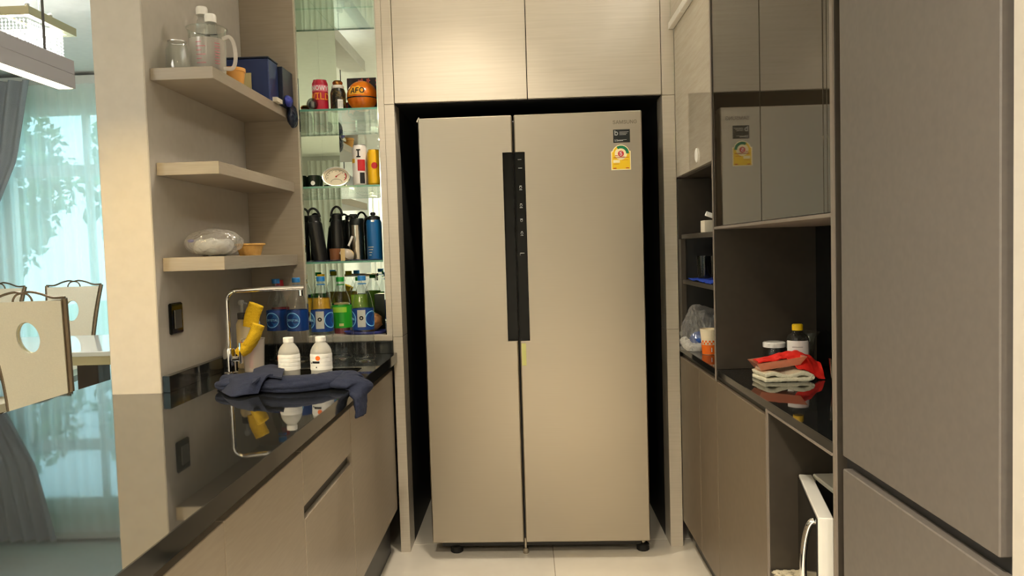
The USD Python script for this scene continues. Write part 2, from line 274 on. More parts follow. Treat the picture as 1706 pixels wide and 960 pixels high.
# ground and trees beyond the window
solo('lawn', B(-16, 12, 6.9, 34, -.4, -.2), 'lawn', kind='structure'); solo('lawn', B(-16, 12, -18, -3.9, -.4, -.2), 'lawn', kind='structure')
def tree(x, y, h, r, seed, label):
    t = thing('tree', label, 'tree', (x, y, -.2), group=None); g = np.random.default_rng(seed)
    part(t, 'trunk', tube(spline([(x, y, -.2), (x+.05, y, h*.4), (x-.03, y+.05, h*.8)]), np.linspace(.12, .05, 17), 8), 'bark')
    n = 2600; c = np.array([x, y, h]); d = g.normal(size=(n, 3)); d /= np.linalg.norm(d, axis=1)[:, None]
    p = c + d*(r*g.uniform(.35, 1.0, n)**.5*(0.75+.5*meshkit.fbm(d*2+seed, 3)))[:, None]*np.array([1, 1, 1.15])
    a = g.normal(size=(n, 3)); b = g.normal(size=(n, 3)); a /= np.linalg.norm(a, axis=1)[:, None]; b = np.cross(a, b); b /= np.linalg.norm(b, axis=1)[:, None]; s = g.uniform(.07, .15, (n, 1))
    v = np.stack([p-a*s, p+b*s*.5, p+a*s, p-b*s*.5], 1).reshape(-1, 3); k = np.arange(n)*4
    part(t, 'foliage', trimesh.Trimesh(v, np.vstack([np.stack([k, k+1, k+2], 1), np.stack([k, k+2, k+3], 1)]), process=False), 'leaf', smooth=False, kind='stuff')
tree(-4.6, 10.5, 2.3, 1.3, 3, 'leafy green tree outside the sheer curtains, close to the grey drape')
tree(-9.0, 12.5, 2.6, 1.4, 4, 'leafy green tree outside the window, hidden mostly behind the grey drape')
tree(-5.2, 15.5, 2.0, 1.5, 5, 'leafy green tree outside the window, furthest off, close to the wall end')
# ================================================================ BACK OF THE KITCHEN
# plain laminate panel between the partition and the mirrored niche
solo('back_panel', B(-1.138, -.920, YB, YB+.02, .892, CEIL-.001), 'lam_taupe', 'taupe laminate panel in the corner between the wall shelves and mirrored niche', 'wall panel')
# mirrored display niche
nx0, nx1, NB = -.914, -.587, 3.455
n = thing('display_niche', 'mirror-backed display niche with glass shelves, left of the refrigerator', 'niche', (-.75, YB, .89))
part(n, 'side_frame', B(-.9195, nx0, YB, NB, .892, CEIL-.001), 'lam_light', label='thin left frame')
part(n, 'side_frame', B(nx1, -.563, YB-.001, NB, .892, CEIL-.001, .001), 'lam_light')
part(n, 'ledge', B(-.9195+.006, -.5635, YB-.002, NB, .8905, .915, .001), 'lam_light')
part(n, 'back_mirror', B(nx0, nx1, NB-.006, NB, .916, CEIL-.001), 'mirror', label='mirror covering the back')
part(n, 'side_mirror', B(nx0, nx0+.005, YB+.004, NB-.0065, .916, CEIL-.001), 'mirror', label='mirror strip covering the left side')
part(n, 'side_mirror', B(nx1-.005, nx1, YB+.004, NB-.0065, .916, CEIL-.001), 'mirror', label='mirror strip covering the right side')
SH1, SH2, SH3 = 1.846, 1.533, 1.224
for z in (SH1, SH2, SH3, 2.356):
    g = part(n, 'glass_shelf', B(nx0+.0055, nx1-.0055, YB+.006, NB-.007, z-.008, z), 'shelf_glass')
    part(g, 'polished_edge', B(nx0+.0055, nx1-.0055, YB+.004, YB+.006, z-.008, z), 'glass_edge', label='green polished front edge')
# tall filler panels each side of the refrigerator
for side, (a, b) in {'left': (-.562, -.522), 'right': (.562, .6135)}.items():
    f = thing('filler_panel', f'tall pale laminate side panel framing the refrigerator on its {side}', 'side panel', ((a+b)/2, YB, 0))
    for z0, z1 in ((0, .905), (.906, 1.853), (1.8545, CEIL-.001)): part(f, 'board', B(a, b, YB-.002, 3.24, z0, z1, .001), 'lam_light')
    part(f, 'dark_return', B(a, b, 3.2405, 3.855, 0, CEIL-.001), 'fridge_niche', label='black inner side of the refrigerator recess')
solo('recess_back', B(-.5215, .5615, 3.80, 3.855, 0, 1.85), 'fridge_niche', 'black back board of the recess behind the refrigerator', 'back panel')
c = thing('overhead_cabinet', 'pale wood-grain overhead cabinet with two flap doors above the refrigerator', 'cabinet', (.02, YB, 1.856))
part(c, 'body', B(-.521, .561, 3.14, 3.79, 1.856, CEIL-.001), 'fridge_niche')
part(c, 'door', B(-.5195, .0185, YB, 3.139, 1.858, CEIL-.002, .0015), 'lam_light'); part(c, 'door', B(.0215, .560, YB, 3.139, 1.858, CEIL-.002, .0015), 'lam_light')
# ================================================================ REFRIGERATOR
FX, FY, FR = .0225, 3.02, math.radians(-1.6)
fr = thing('refrigerator', 'large stainless steel side-by-side refrigerator in its black recess', 'refrigerator', (FX, FY, 0), FR)
hw, zb, zt, mid = .4395, .068, 1.778, -.064
def lp(name, mesh, mat, parent=fr, **k): return part(parent, name, mesh, mat, world=False, **k)
lp('body', B(-hw+.004, hw-.004, .065, .70, .05, zt-.012, .004), 'dark_grey')
def door(x0, x1, gx0, gx1):
    m = B(x0, x1, 0, .06, zb, zt, .004); cut = B(gx0, gx1, -.01, .026, .886, 1.633)
    A_, C_ = (m3.Manifold(m3.Mesh(np.asarray(q.vertices, np.float32), np.asarray(q.faces, np.uint32))) for q in (m, cut)); o = (A_ - C_).to_mesh()
    return trimesh.Trimesh(o.vert_properties[:, :3], o.tri_verts, process=False)
gap = .004
dl = lp('door', door(-hw, mid-gap, -.108, mid-gap+.02), 'steel', label='left narrower freezer door')
dr = lp('door', door(mid+gap, hw, mid+gap-.02, -.020), 'steel', label='right wider door with stickers')
lp('grip_recess', cat(B(-.1075, mid-gap, .018, .0255, .887, 1.632), B(-.1075, -.1055, .001, .018, .887, 1.632), B(-.1055, mid-gap, .001, .018, 1.630, 1.632), B(-.1055, mid-gap, .001, .018, .887, .889)), 'black_gloss', dl, label='black recessed grip')
lp('control_panel', cat(B(mid+gap, -.0205, .004, .0255, .887, 1.632, .001)), 'black_gloss', dr, label='black recessed grip with touch controls')
ic = []
for k, z in enumerate((1.57, 1.50, 1.485, 1.43, 1.415, 1.37, 1.32, 1.305)):
    w = (.016, .009, .012, .008, .012, .01, .007, .011)[k]; ic.append(B(-.040-w/2, -.040+w/2, .0034, .004, z-.0012, z+.0012)); 
    if k in (1, 3, 5, 6): ic.append(trimesh.creation.extrude_polygon(Point(0, 0).buffer(.005).difference(Point(0, 0).buffer(.0036)), .0005, engine='earcut').apply_transform(trimesh.transformations.rotation_matrix(PI/2, [1, 0, 0])).apply_translation([-.040, .0039, z-.006]))
ic += [B(-.050, -.032, .0034, .004, 1.349-.115, 1.352-.115), B(-.050, -.0485, .0034, .004, 1.226, 1.236), B(-.048, -.034, .0034, .004, 1.603, 1.6045)]
lp('control_icons', cat(*ic), 'grey_print', dr, kind='stuff')
lp('brand_lettering', text_xz('SAMSUNG', .0135, (.326, 0, 1.728), .0005, True), 'faint_print', dr)
sx, sz = .3825-FX, 1.68
bs = lp('warranty_sticker', B(.350-FX, .415-FX, -.0006, 0, 1.655, 1.706), 'sticker_black', dr, label='black warranty sticker with a b emblem')
s_ = [text_xz('b', .018, (.3535-FX, -.0006, 1.684), .0004, True), text_xz('10', .0075, (.3535-FX, -.0006, 1.660), .0004, True), B(.365-FX, .388-FX, -.001, -.0006, 1.661, 1.6635), B(.365-FX, .402-FX, -.001, -.0006, 1.665, 1.6662)]
for z in (1.695, 1.690, 1.685): s_.append(B(.374-FX, .405-FX+(z-1.69), -.001, -.0006, z, z+.0016))
part(fr, 'sticker_lettering', cat(*s_), 'grey_print', world=False)
ex0, ex1, ez0, ez1 = .340-FX, .4165-FX, 1.549, 1.622; exc = (ex0+ex1)/2
outline = sbox(ex0, ez0, ex1, ez1).union(Point(exc, 1.612).buffer(.0345))
lp('energy_label', ext(outline, .0006, 'xz', (0, -.0006, 0)), 'sticker_cream', dr, label='yellow and green energy efficiency label')
lp('label_panel', ext(outline.buffer(-.0035).difference(Point(exc, 1.612).buffer(.024)), .0004, 'xz', (0, -.001, 0)), 'sticker_yellow', fr, label='yellow field')
ring = Point(exc, 1.612).buffer(.0315).difference(Point(exc, 1.612).buffer(.0205)); wedge = Polygon([(exc, 1.612), (exc-.03, 1.66), (exc+.02, 1.68), (exc+.06, 1.65), (exc+.06, 1.612)])
lp('label_arc', ext(ring.intersection(wedge), .0004, 'xz', (0, -.0014, 0)), 'sticker_green', fr, label='green arc')
lp('label_badge', ext(Point(exc, 1.612).buffer(.0115), .0004, 'xz', (0, -.0018, 0)), 'sticker_red', fr, label='red disc')
lp('label_number', text_xz('5', .014, (exc, -.0018, 1.605), .0004, True, True), 'white_print', fr)
bars = [B(ex0+.010, ex1-.008, -.0014, -.001, z, z+.001) for z in (1.598, 1.596)] + [B(ex0+.008, ex0+.020, -.0014, -.001, 1.5545, 1.5575), B(ex1-.02, ex1-.008, -.0014, -.001, 1.5545, 1.5575), B(ex0+.016, ex0+.026, -.0014, -.001, 1.604, 1.606), B(ex0+.042, ex0+.066, -.0014, -.001, 1.586, 1.587), B(ex0+.010, ex0+.03, -.0014, -.001, 1.572, 1.573)]
lp('label_small_print', cat(*bars), 'red_print', fr)
lp('label_window', B(ex0+.008, ex0+.034, -.0014, -.001, 1.577, 1.588), 'sticker_cream', fr)
lp('paper_tag', B(-.0545, -.037, -.0008, -.0002, .787, .876), 'sticker_pale', dr, label='pale yellow paper tag under the grip')
lp('base_plinth', B(-hw+.03, hw-.03, .07, .11, .028, .0495), 'black_plastic')
for x in (-.352, .418):
    ft = lp('foot', cyl(.026, .0, .03, (x, .085), 24, .004), 'black_rubber', label='black levelling foot')
    lp('foot_stem', cat(cyl(.011, .0302, .0655, (x, .085), 16)), 'steel_smooth', ft)
lp('hinge_leg', cat(cyl(.012, 0, .025, (mid, .06), 16, .003), cyl(.006, .0252, .0655, (mid, .06), 12)), 'steel_smooth', label='small centre support leg')
lp('corner_guard', hull([(-hw-.006, .004, zt-.012), (-hw+.004, .004, zt+.006), (-hw-.001, .004, zt-.012), (-hw-.006, .03, zt-.012), (-hw+.004, .03, zt+.006), (-hw-.001, .03, zt-.012)]), 'paper', fr, label='scrap of packing on the top left corner')
# ================================================================ LEFT BASE CABINETS AND WORKTOP
LX = -.570
def base_unit(y0, y1, label):
    c = thing('base_cabinet', label, 'cabinet', ((LX-1.13)/2, (y0+y1)/2, 0))
    part(c, 'body', B(-1.13, LX-.02, y0+.0005, y1-.0005, .19, .62 if y1 > 3 else .70), 'lam_taupe'); part(c, 'toe_kick', B(-1.12, -.605, y0+.0005, y1-.0005, 0, .1895), 'recess_dark', label='dark recessed toe kick')
    part(c, 'finger_channel', B(-.594, LX-.022, y0+.0005, y1-.0005, .7005, .7995), 'recess_dark', label='dark grip channel under the worktop'); return c
D = lambda c, y0, y1, z0, z1, nm='door': part(c, nm, B(LX-.0195, LX, y0+.0012, y1-.0012, z0, z1, .0015), 'lam_taupe')
c = base_unit(2.358, 3.118, 'taupe base cabinet under the sink, next to the refrigerator panel'); D(c, 2.358, 3.118, .185, .768)
c = base_unit(1.850, 2.357, 'taupe base cabinet with a drawer above a black slot grip'); d = D(c, 1.850, 2.357, .629, .768, 'drawer')
part(d, 'slot_grip', B(LX-.019, LX-.014, 1.852, 2.355, .5965, .6285), 'black_plastic', label='black slot grip'); D(c, 1.850, 2.357, .185, .596)
c = base_unit(1.366, 1.849, 'taupe base cabinet with one plain door, just nearer than the drawer unit'); D(c, 1.366, 1.849, .185, .768)
c = base_unit(.60, 1.365, 'taupe base cabinet nearest the camera at the left bottom edge'); D(c, .60, 1.365, .185, .768)
c = base_unit(-.30, .599, 'taupe base cabinet beside the camera, outside the picture'); D(c, -.30, .599, .185, .768)
ZC = .840
top = Polygon([(-.5505, -.35), (-.5505, 3.119), (-1.138, 3.119), (-1.138, 2.309), (-1.295, 2.309), (-1.295, 2.95), (-1.462, 2.95), (-1.462, -.35)])
sink_hole = sbox(-1.00, 2.50, -.605, 2.73).buffer(-.02).buffer(.02)
wt = thing('worktop', 'long polished black granite worktop with a bar overhang on the left side', 'worktop', (-.9, 1.4, .80))
part(wt, 'slab', ext(top.difference(sink_hole), .0395, 'xy', (0, 0, .8005)), 'granite', smooth=False)
part(wt, 'front_edge', B(-.5504, -.548, -.35, 3.119, .8005, .8398), 'granite_side'); part(wt, 'upstand', B(-1.1375, -1.115, 2.318, 3.117, .8402, .891, .001), 'granite_side', label='low granite upstand along the left wall')
part(wt, 'upstand', B(-1.1145, -.5635, 3.0975, 3.117, .8402, .8898, .001), 'granite_side', label='low granite upstand under the niche')
bp = solo('bar_panel', B(-1.16, -1.1395, -.30, 2.30, 0, .799), 'lam_taupe', 'taupe panel holding up the bar side of the worktop', 'panel')
sk = thing('sink', 'stainless steel sink set under the black worktop', 'sink', (-.80, 2.615, .62))
x0, x1, y0, y1 = -1.006, -.599, 2.494, 2.736
part(sk, 'bowl', cat(B(x0, x1, y1, y1+.004, .64, .8), B(x0, x1, y0-.004, y0, .64, .8), B(x0-.004, x0, y0-.004, y1+.004, .64, .8), B(x1, x1+.004, y0-.004, y1+.004, .64, .8), B(x0, x1, y0, y1, .636, .64)), 'steel_smooth', smooth=False)
part(sk, 'drain', lathe([(0, .6402), (.04, .6402), (.044, .643), (.03, .645), (0, .642)], 28, (-.80, 2.62, 0)), 'chrome')
# ================================================================ RIGHT SIDE
RX, ZR = .614, .836
def right_unit(y0, y1, label, z1=.795):
    c = thing('base_cabinet', label, 'cabinet', (.78, (y0+y1)/2, 0)); part(c, 'body', B(RX+.0205, .95, y0+.0005, y1-.0005, .11, z1-.002), 'lam_base'); part(c, 'toe_kick', B(RX+.05, .94, y0+.0005, y1-.0005, 0, .1095), 'recess_dark', label='dark recessed toe kick')
    part(c, 'door', B(RX, RX+.02, y0+.0012, y1-.0012, .112, z1, .0015), 'lam_base'); return c
right_unit(2.772, 3.112, 'brown-grey base cabinet in the right corner, against the refrigerator panel')
right_unit(2.512, 2.771, 'narrow brown-grey base cabinet under the orange paper cup')
right_unit(2.000, 2.511, 'brown-grey base cabinet directly below the folded towels')
rw = thing('worktop', 'narrow polished black worktop along the right side cabinets', 'worktop', (.78, 2.33, .81))
part(rw, 'front_edge', B(RX-.001, RX+.0009, 1.5505, 3.1175, .8162, ZR-.0003), 'granite_side'); part(rw, 'slab', B(RX+.001, .954, 1.5505, 3.1175, .8162, ZR, .0008), 'granite', smooth=False); part(rw, 'front_channel', B(RX+.012, .95, 2.0005, 3.1155, .7965, .816), 'black_plastic', label='black grip channel under the front edge')
# microwave bay
mb = thing('microwave_bay', 'dark open cabinet bay under the right worktop holding the white microwave', 'cabinet', (.78, 1.77, 0))
part(mb, 'side_panel', B(RX, .945, 1.970, 1.986, .10, .8155, .001), 'lam_dark'); part(mb, 'edge_strip', B(RX-.003, RX-.0005, 1.9702, 1.9858, .10, .8155), 'edge_light', label='lighter edge strip')
part(mb, 'dark_filler', B(RX+.014, .945, 1.9865, 1.9995, .10, .8155), 'recess_dark'); part(mb, 'back', B(.946, .953, 1.552, 1.985, .10, .8155), 'lam_dark')
part(mb, 'top_strip', B(RX-.0005, .90, 1.5515, 1.9695, .8085, .8158), 'lam_dark'); part(mb, 'front_edging', B(RX-.004, RX-.001, 1.5515, 1.9695, .8095, .8145), 'edge_light', label='thin lighter edging')
part(mb, 'bay_floor', B(RX, .945, 1.552, 1.969, .372, .392), 'lam_dark'); part(mb, 'drawer_front', B(RX, RX+.02, 1.552, 1.969, .112, .368, .0015), 'lam_base')
# divider that rises from the worktop to the ceiling
dv = thing('divider_panel', 'thin upright dark panel rising from the right worktop to the top', 'panel', (.78, 2.511, ZR))
part(dv, 'board', B(RX, .953, 2.505, 2.517, ZR+.0005, 2.36-.001), 'lam_dark'); part(dv, 'edge_strip', B(RX-.004, RX-.0015, 2.505, 2.517, .797, 2.36-.001), 'edge_light', label='lighter front edge strip')
# open shelf unit at the far right
os_ = thing('open_shelf_unit', 'dark open shelving niche between right worktop and pale upper cabinet', 'shelving', (.78, 2.82, ZR))
part(os_, 'far_side', B(RX+.001, .953, 3.098, 3.1175, ZR+.0005, 1.514), 'lam_dark'); part(os_, 'back', B(.944, .9535, 2.518, 3.0975, ZR+.0005, 1.514), 'interior_shade_black')
part(os_, 'post', B(RX+.001, RX+.02, 3.06, 3.0975, ZR+.0005, 1.272), 'lam_dark')
part(os_, 'shelf', B(RX+.004, .9435, 2.5175, 3.0595, 1.272, 1.290, .001), 'lam_dark'); part(os_, 'shelf', B(RX+.006, .9435, 2.5175, 3.0595, 1.094, 1.110, .001), 'lam_dark')
part(os_, 'inner_lining', B(RX+.022, .9435, 3.072, 3.0975, ZR+.0005, 1.2715), 'interior_shade_black', label='black lining standing in for shade')  # black sheet in place of the shade in the lower compartments
uc = thing('upper_cabinet', 'pale glossy upper cabinet at the far right corner', 'cabinet', (.78, 2.82, 1.515))
part(uc, 'body', B(RX+.0195, .953, 2.5178, 3.117, 1.5155, 2.3, .001), 'lam_dark'); part(uc, 'door', B(RX, RX+.019, 2.519, 3.117, 1.522, 2.3, .0015), 'gloss_light'); hp = part(uc, 'handle', lathe([(0, 0), (.017, 0), (.017, .003), (.012, .006), (0, .006)], 24).apply_transform(trimesh.transformations.rotation_matrix(-PI/2, [0, 1, 0])).apply_scale([1, 1, 1.5]).apply_translation([RX-.0004, 2.74, 1.565]), 'white_plastic', label='oval white knob')
cr = thing('crown_moulding', 'white crown moulding running over the pale upper cabinet', 'moulding', (RX, 2.8, 2.12))
part(cr, 'lower_strip', B(RX-.022, RX-.0005, 2.519, 2.885, 2.112, 2.140, .002), 'white_gloss'); part(cr, 'lower_strip', B(RX-.022, RX-.0005, 2.889, 3.117, 2.112, 2.140, .002), 'white_gloss')
part(cr, 'upper_band', B(RX-.012, RX-.0005, 2.519, 3.117, 2.1405, 2.36, .002), 'gloss_light')
gc = thing('upper_cabinet', 'dark high-gloss upper cabinet mirroring the refrigerator, over the right worktop', 'cabinet', (.78, 2.03, 1.30))
part(gc, 'body', B(RX+.0195, .953, 1.552, 2.504, 1.305, 2.36-.001), 'lam_dark')
part(gc, 'door', B(RX, RX+.019, 2.009, 2.503, 1.3055, 2.36-.002, .001), 'gloss_dark', smooth=False); part(gc, 'door', B(RX, RX+.019, 1.590, 2.003, 1.3055, 2.36-.002, .001), 'gloss_dark', smooth=False)
part(gc, 'side_filler', B(RX, RX+.019, 1.5695, 1.587, 1.3055, 2.36-.002, .001), 'gloss_dark', smooth=False); part(gc, 'side_filler', B(RX, RX+.019, 1.5525, 1.567, 1.3055, 2.36-.002, .001), 'gloss_dark', smooth=False)
part(gc, 'bottom_rail', B(RX-.003, .953, 1.552, 2.504, 1.296, 1.3045, .001), 'edge_light', label='pale bottom rail')
sp = thing('splashback', 'black glass splashback behind the right worktop', 'splashback', (.95, 2.03, ZR)); part(sp, 'panel', B(.940, .9535, 1.552, 2.504, ZR+.0005, 1.2955), 'black_gloss')
tc = thing('tall_cabinet', 'tall matt grey-brown cabinet at the right edge, nearest the camera', 'cabinet', (.78, 1.26, 0))
part(tc, 'side_panel', B(RX+.003, .953, 1.537, 1.5515, 0, 2.36-.001, .001), 'lam_dark'); part(tc, 'edge_strip', B(RX-.001, RX+.0025, 1.537, 1.5515, 0, 2.36-.001), 'edge_light', label='lighter front edge strip')
part(tc, 'body', B(RX+.022, .953, .981, 1.5365, 0, 2.36-.001), 'recess_dark', label='dark carcass seen as recessed grip strips')
part(tc, 'door', B(RX, RX+.0215, 1.003, 1.505, .822, 2.36-.002, .002), 'lam_matt', label='tall upper door'); part(tc, 'door', B(RX, RX+.0215, 1.003, 1.505, .10, .797, .002), 'lam_matt', label='lower door')
# floating wall shelves
def wall_shelf(z0, z1, y0, label):
    solo('wall_shelf', B(-1.1385, -.943, y0, 3.119, z0, z1, .0012), 'lam_taupe', label, 'shelf')
wall_shelf(1.801, 1.838, 2.342, 'top floating shelf holding the glass jug and the blue box')
wall_shelf(1.512, 1.551, 2.352, 'middle floating shelf with nothing on it')
wall_shelf(1.214, 1.257, 2.360, 'lowest floating shelf holding the plastic bag and pulp tray')
so = thing('wall_socket', 'dark curved switch plate on the left wall under the shelves', 'socket', (-1.1385, 2.42, 1.06))
part(so, 'plate', B(-1.1385, -1.128, 2.378, 2.462, 1.012, 1.112, .004), 'black_gloss'); part(so, 'rocker', B(-1.1275, -1.124, 2.395, 2.445, 1.03, 1.09, .0015), 'dark_grey')
# ================================================================ LAMPS
def downlight(x, y, label, power, cone=52.0):
    d = thing('downlight', label, 'lamp', (x, y, CEIL-.012)); s = .062
    fr_ = sbox(x-s-.018, y-s-.018, x+s+.018, y+s+.018).difference(sbox(x-s, y-s, x+s, y+s))
    part(d, 'frame', ext(fr_, .0115, 'xy', (0, 0, CEIL-.012)), 'white_plastic', smooth=False); part(d, 'lens', B(x-s+.0005, x+s-.0005, y-s+.0005, y+s-.0005, CEIL-.006, CEIL-.0005), 'lamp_down', smooth=False)
    sl = UsdLux.SphereLight.Define(stage, d + '/beam'); sl.CreateRadiusAttr(.045); sl.CreateIntensityAttr(power); sl.CreateColorAttr(Gf.Vec3f(*WARM)); UsdGeom.Xformable(sl).AddTranslateOp().Set(Gf.Vec3d(0, 0, -.06))
    sh = UsdLux.ShapingAPI.Apply(sl.GetPrim()); sh.CreateShapingConeAngleAttr(cone); sh.CreateShapingConeSoftnessAttr(.9)
downlight(-.26, 2.70, 'square ceiling downlight over the left worktop near the refrigerator', SPOT_NEAR); downlight(-.36, .13, 'square ceiling downlight over the aisle above the camera', SPOT_FAR, 68.0)
downlight(-1.75, -2.75, 'added square downlight brightening the rear wall, outside the picture', SPOT_FAR*.8, 76.0)  # added to brighten the rear wall that the niche mirror reflects
downlight(-.10, -1.20, 'added square fill downlight behind the camera, outside the picture', SPOT_FAR, 72.0)  # added fill for the side panels and base cabinets
cv = thing('cove_light', 'unseen light cove placed to brighten the ceiling above the floating shelves, just outside the picture top', 'lamp', (-1.1, 2.6, 2.42))  # out of view, placed to brighten the ceiling the mirror reflects
part(cv, 'trough', cat(B(-1.138, -.995, 2.0, 3.118, 2.41, 2.425), B(-1.010, -.995, 2.0, 3.118, 2.4255, 2.475)), 'paint_ceiling', smooth=False); part(cv, 'light_strip', B(-1.10, -1.055, 2.02, 3.10, 2.4255, 2.435), 'lamp_unseen_cove_left', smooth=False)
cv2 = thing('cove_light', 'unseen light cove placed to light the left side, on top of the right wall cabinets, just outside the picture top', 'lamp', (.78, 2.0, 2.37))  # out of view, placed to light the ceiling and left side
part(cv2, 'trough', cat(B(.62, .952, .985, 3.10, 2.361, 2.376), B(.62, .632, .985, 3.10, 2.3765, 2.405)), 'paint_ceiling', smooth=False); part(cv2, 'light_strip', B(.70, .745, 1.0, 3.08, 2.3765, 2.386), 'lamp_unseen_cove', smooth=False)
rp = thing('ceiling_lamp', 'large flat added fill lamp behind the camera, outside the picture', 'lamp', (-3.0, -.9, CEIL2-.03))  # added lamp, soft fill for the rear room and kitchen
part(rp, 'frame', ext(sbox(-3.72, -1.62, -2.28, -.18).difference(sbox(-3.7, -1.6, -2.3, -.2)), .0295, 'xy', (0, 0, CEIL2-.03)), 'white_plastic', smooth=False); part(rp, 'diffuser', B(-3.6995, -2.3005, -1.5995, -.2005, CEIL2-.025, CEIL2-.0005), 'lamp_room_fill', smooth=False)
pe = thing('pendant_lamp', 'long grey bar-shaped pendant lamp glowing warm, over the bar worktop', 'lamp', (-1.18, 1.1, 1.70))
px0, px1, py0, py1 = -1.203, -1.157, .20, 1.978
part(pe, 'housing', cat(B(px0, px1, py0, py1, 1.736, 1.772, .001), B(px1-.004, px1, py0, py1, 1.700, 1.7355), B(px0, px0+.004, py0, py1, 1.700, 1.7355), B(px0+.004, px1-.004, py1-.004, py1, 1.700, 1.7355), B(px0+.004, px1-.004, py0, py0+.004, 1.700, 1.7355)), 'pendant_grey', smooth=False)
part(pe, 'light_strip', B(px0+.0045, px1-.0045, py0+.0045, py1-.0045, 1.709, 1.7355), 'lamp_pendant', smooth=False)
for y in (.5, 1.895): part(pe, 'suspension_cable', tube([(-1.18, y, 1.7722), (-1.18, y, 2.2), (-1.18, y, CEIL-.001)], .0032, 8), 'dark_grey')
# ================================================================ THINGS ON THE LEFT WORKTOP
def water_bottle(x, y, h, cap, label, kind, turn=0.0, R=.0405):
    z = ZC+.0006; at = (x, y); k = h/.325
    t = thing('water_bottle', label, 'bottle', (x, y, z))
    pr = [(0, .006), (.018, .004), (.030, 0), (R-.003, .004), (R, .014)]
    for i in range(6): pr += [(R, .016+i*.0155), (R-.0022, .0235+i*.0155)]
    pr += [(R, .112), (R, .195), (R-.001, .205), (R-.004, .225), (.030, .252), (.020, .278), (.0145, .292), (.0135, .297), (.0135, .309), (0, .309)]
    part(t, 'bottle', lathe([(r, v*k) for r, v in pr], 40, (x, y, z)), 'pet', smooth=60)
    part(t, 'cap', lathe([(0, .0), (.0155, 0), (.0155, .0165), (.0145, .018), (0, .018)], 28, (x, y, z+.3095*k-.002)), cap)
    part(t, 'neck_ring', lathe([(.0137, 0), (.0165, 0), (.0165, .003), (.0137, .003)], 24, (x, y, z+.300*k-.006)), cap)
    z0, z1 = z+.122*k, z+.205*k-.003; Rl = R+.0006
    if kind == 'blue':
        lb = part(t, 'label_wrap', lathe([(Rl, z0), (Rl+.0003, z0), (Rl+.0003, z1), (Rl, z1), (Rl, z0)], 48, (x, y, 0)), 'label_navy', label='blue label')
        zc = (z0+z1)/2+.002; r_ = .030
        part(t, 'emblem', disc_on(Rl+.0004, r_-.003, zc, turn, at, .0004), 'label_blue'); part(t, 'emblem_ring', disc_on(Rl+.0004, r_, zc, turn, at, .0006, r_-.003), 'ring_blue'); part(t, 'lettering', btext('CRYSTAL', .0085, Rl+.0011, zc-.004, turn, at), 'ring_blue')
        if abs(turn) > .6:
            part(t, 'printed_panel', arcsheet(Rl+.0008, -.32 if turn < 0 else -.42, .42 if turn < 0 else .32, z0+.012, z1-.004, at), 'grey_print', label='grey printed panel'); part(t, 'round_mark', disc_on(Rl+.0014, .008, (z0+z1)/2+.006, .05, at, .0004, .003), 'black_print')
            part(t, 'emblem', disc_on(Rl+.0004, r_-.003, zc, turn+2.3, at, .0004), 'label_blue'); part(t, 'emblem_ring', disc_on(Rl+.0004, r_, zc, turn+2.3, at, .0006, r_-.003), 'ring_blue')
    elif kind == 'green':
        part(t, 'label_wrap', lathe([(Rl, z0+.004), (Rl+.0003, z0+.004), (Rl+.0003, z1+.012), (Rl, z1+.012), (Rl, z0+.004)], 48, (x, y, 0)), 'label_green', label='green label'); part(t, 'label_flash', arcsheet(Rl+.0005, -.6, .75, z1-.014, z1+.006, at), 'label_lime', label='lime flash'); part(t, 'label_plate', arcsheet(Rl+.0005, .0, .42, z0+.012, z0+.022, at), 'sticker_pale')
    return t
water_bottle(-.991, 2.977, .322, 'cap_blue', 'empty clear water bottle with blue cap, leftmost of the row, behind the tap spout', 'blue', -.25)
water_bottle(-.8947, 2.9249, .326, 'cap_blue', 'empty clear water bottle with blue round emblem, second from the left in the row', 'blue', -.22)
water_bottle(-.7807, 2.8578, .330, 'cap_blue', 'empty clear water bottle with blue cap, just left of the green-capped one', 'blue', -1.15)
water_bottle(-.7361, 2.9762, .322, 'cap_green', 'empty clear water bottle with green cap and green label', 'green')
water_bottle(-.6326, 2.8926, .327, 'cap_blue', 'empty clear water bottle with blue cap, rightmost of the row, near the panel', 'blue', -1.2)
def milk_bottle(x, y, h, label, turn):
    z = ZC+.0006; at = (x, y); R = .0335; k = h/.150
    t = thing('drink_bottle', label, 'bottle', (x, y, z))
    pr = [(0, .004), (.022, .002), (.028, 0), (R-.002, .004), (R, .012), (R, .045)]
    part(t, 'bottle', lathe([(r, v*k) for r, v in pr + [(R, .100), (R-.001, .106), (R-.006, .117), (.020, .127), (.0165, .130), (.0155, .134), (0, .134)]], 40, (x, y, z)), 'pet_white', smooth=60)
    lp_ = []
    for i in range(4): lp_ += [(R+.0012, .046+i*.0125), (R+.0012, .055+i*.0125), (R+.0002, .0575+i*.0125)]
    lp_ = [(R-.0002+.0006, .046)] + lp_ + [(R+.0004, .0965)] ; part(t, 'label_wrap', lathe([(r, v*k) for r, v in lp_], 44, (x, y, z)), 'white_print', smooth=60, label='white ribbed label')
    part(t, 'cap', lathe([(0, 0), (.0168, 0), (.0168, .0135), (.0155, .0155), (0, .0155)], 28, (x, y, z+.134*k)), 'white_plastic')
    part(t, 'label_mark', disc_on(R+.0014, .0075, z+.084*k, turn, at, .0005), 'cup_orange', label='orange-red round mark')
    if turn > -.6:
        part(t, 'lettering', cat(arcsheet(R+.0015, turn-.75, turn-.62, z+.0665*k, z+.0705*k, at), arcsheet(R+.0015, turn-.55, turn+.15, z+.068*k, z+.0745*k, at), arcsheet(R+.0015, turn-.2, turn-.1, z+.0535*k, z+.0575*k, at)), 'black_print')
    return t
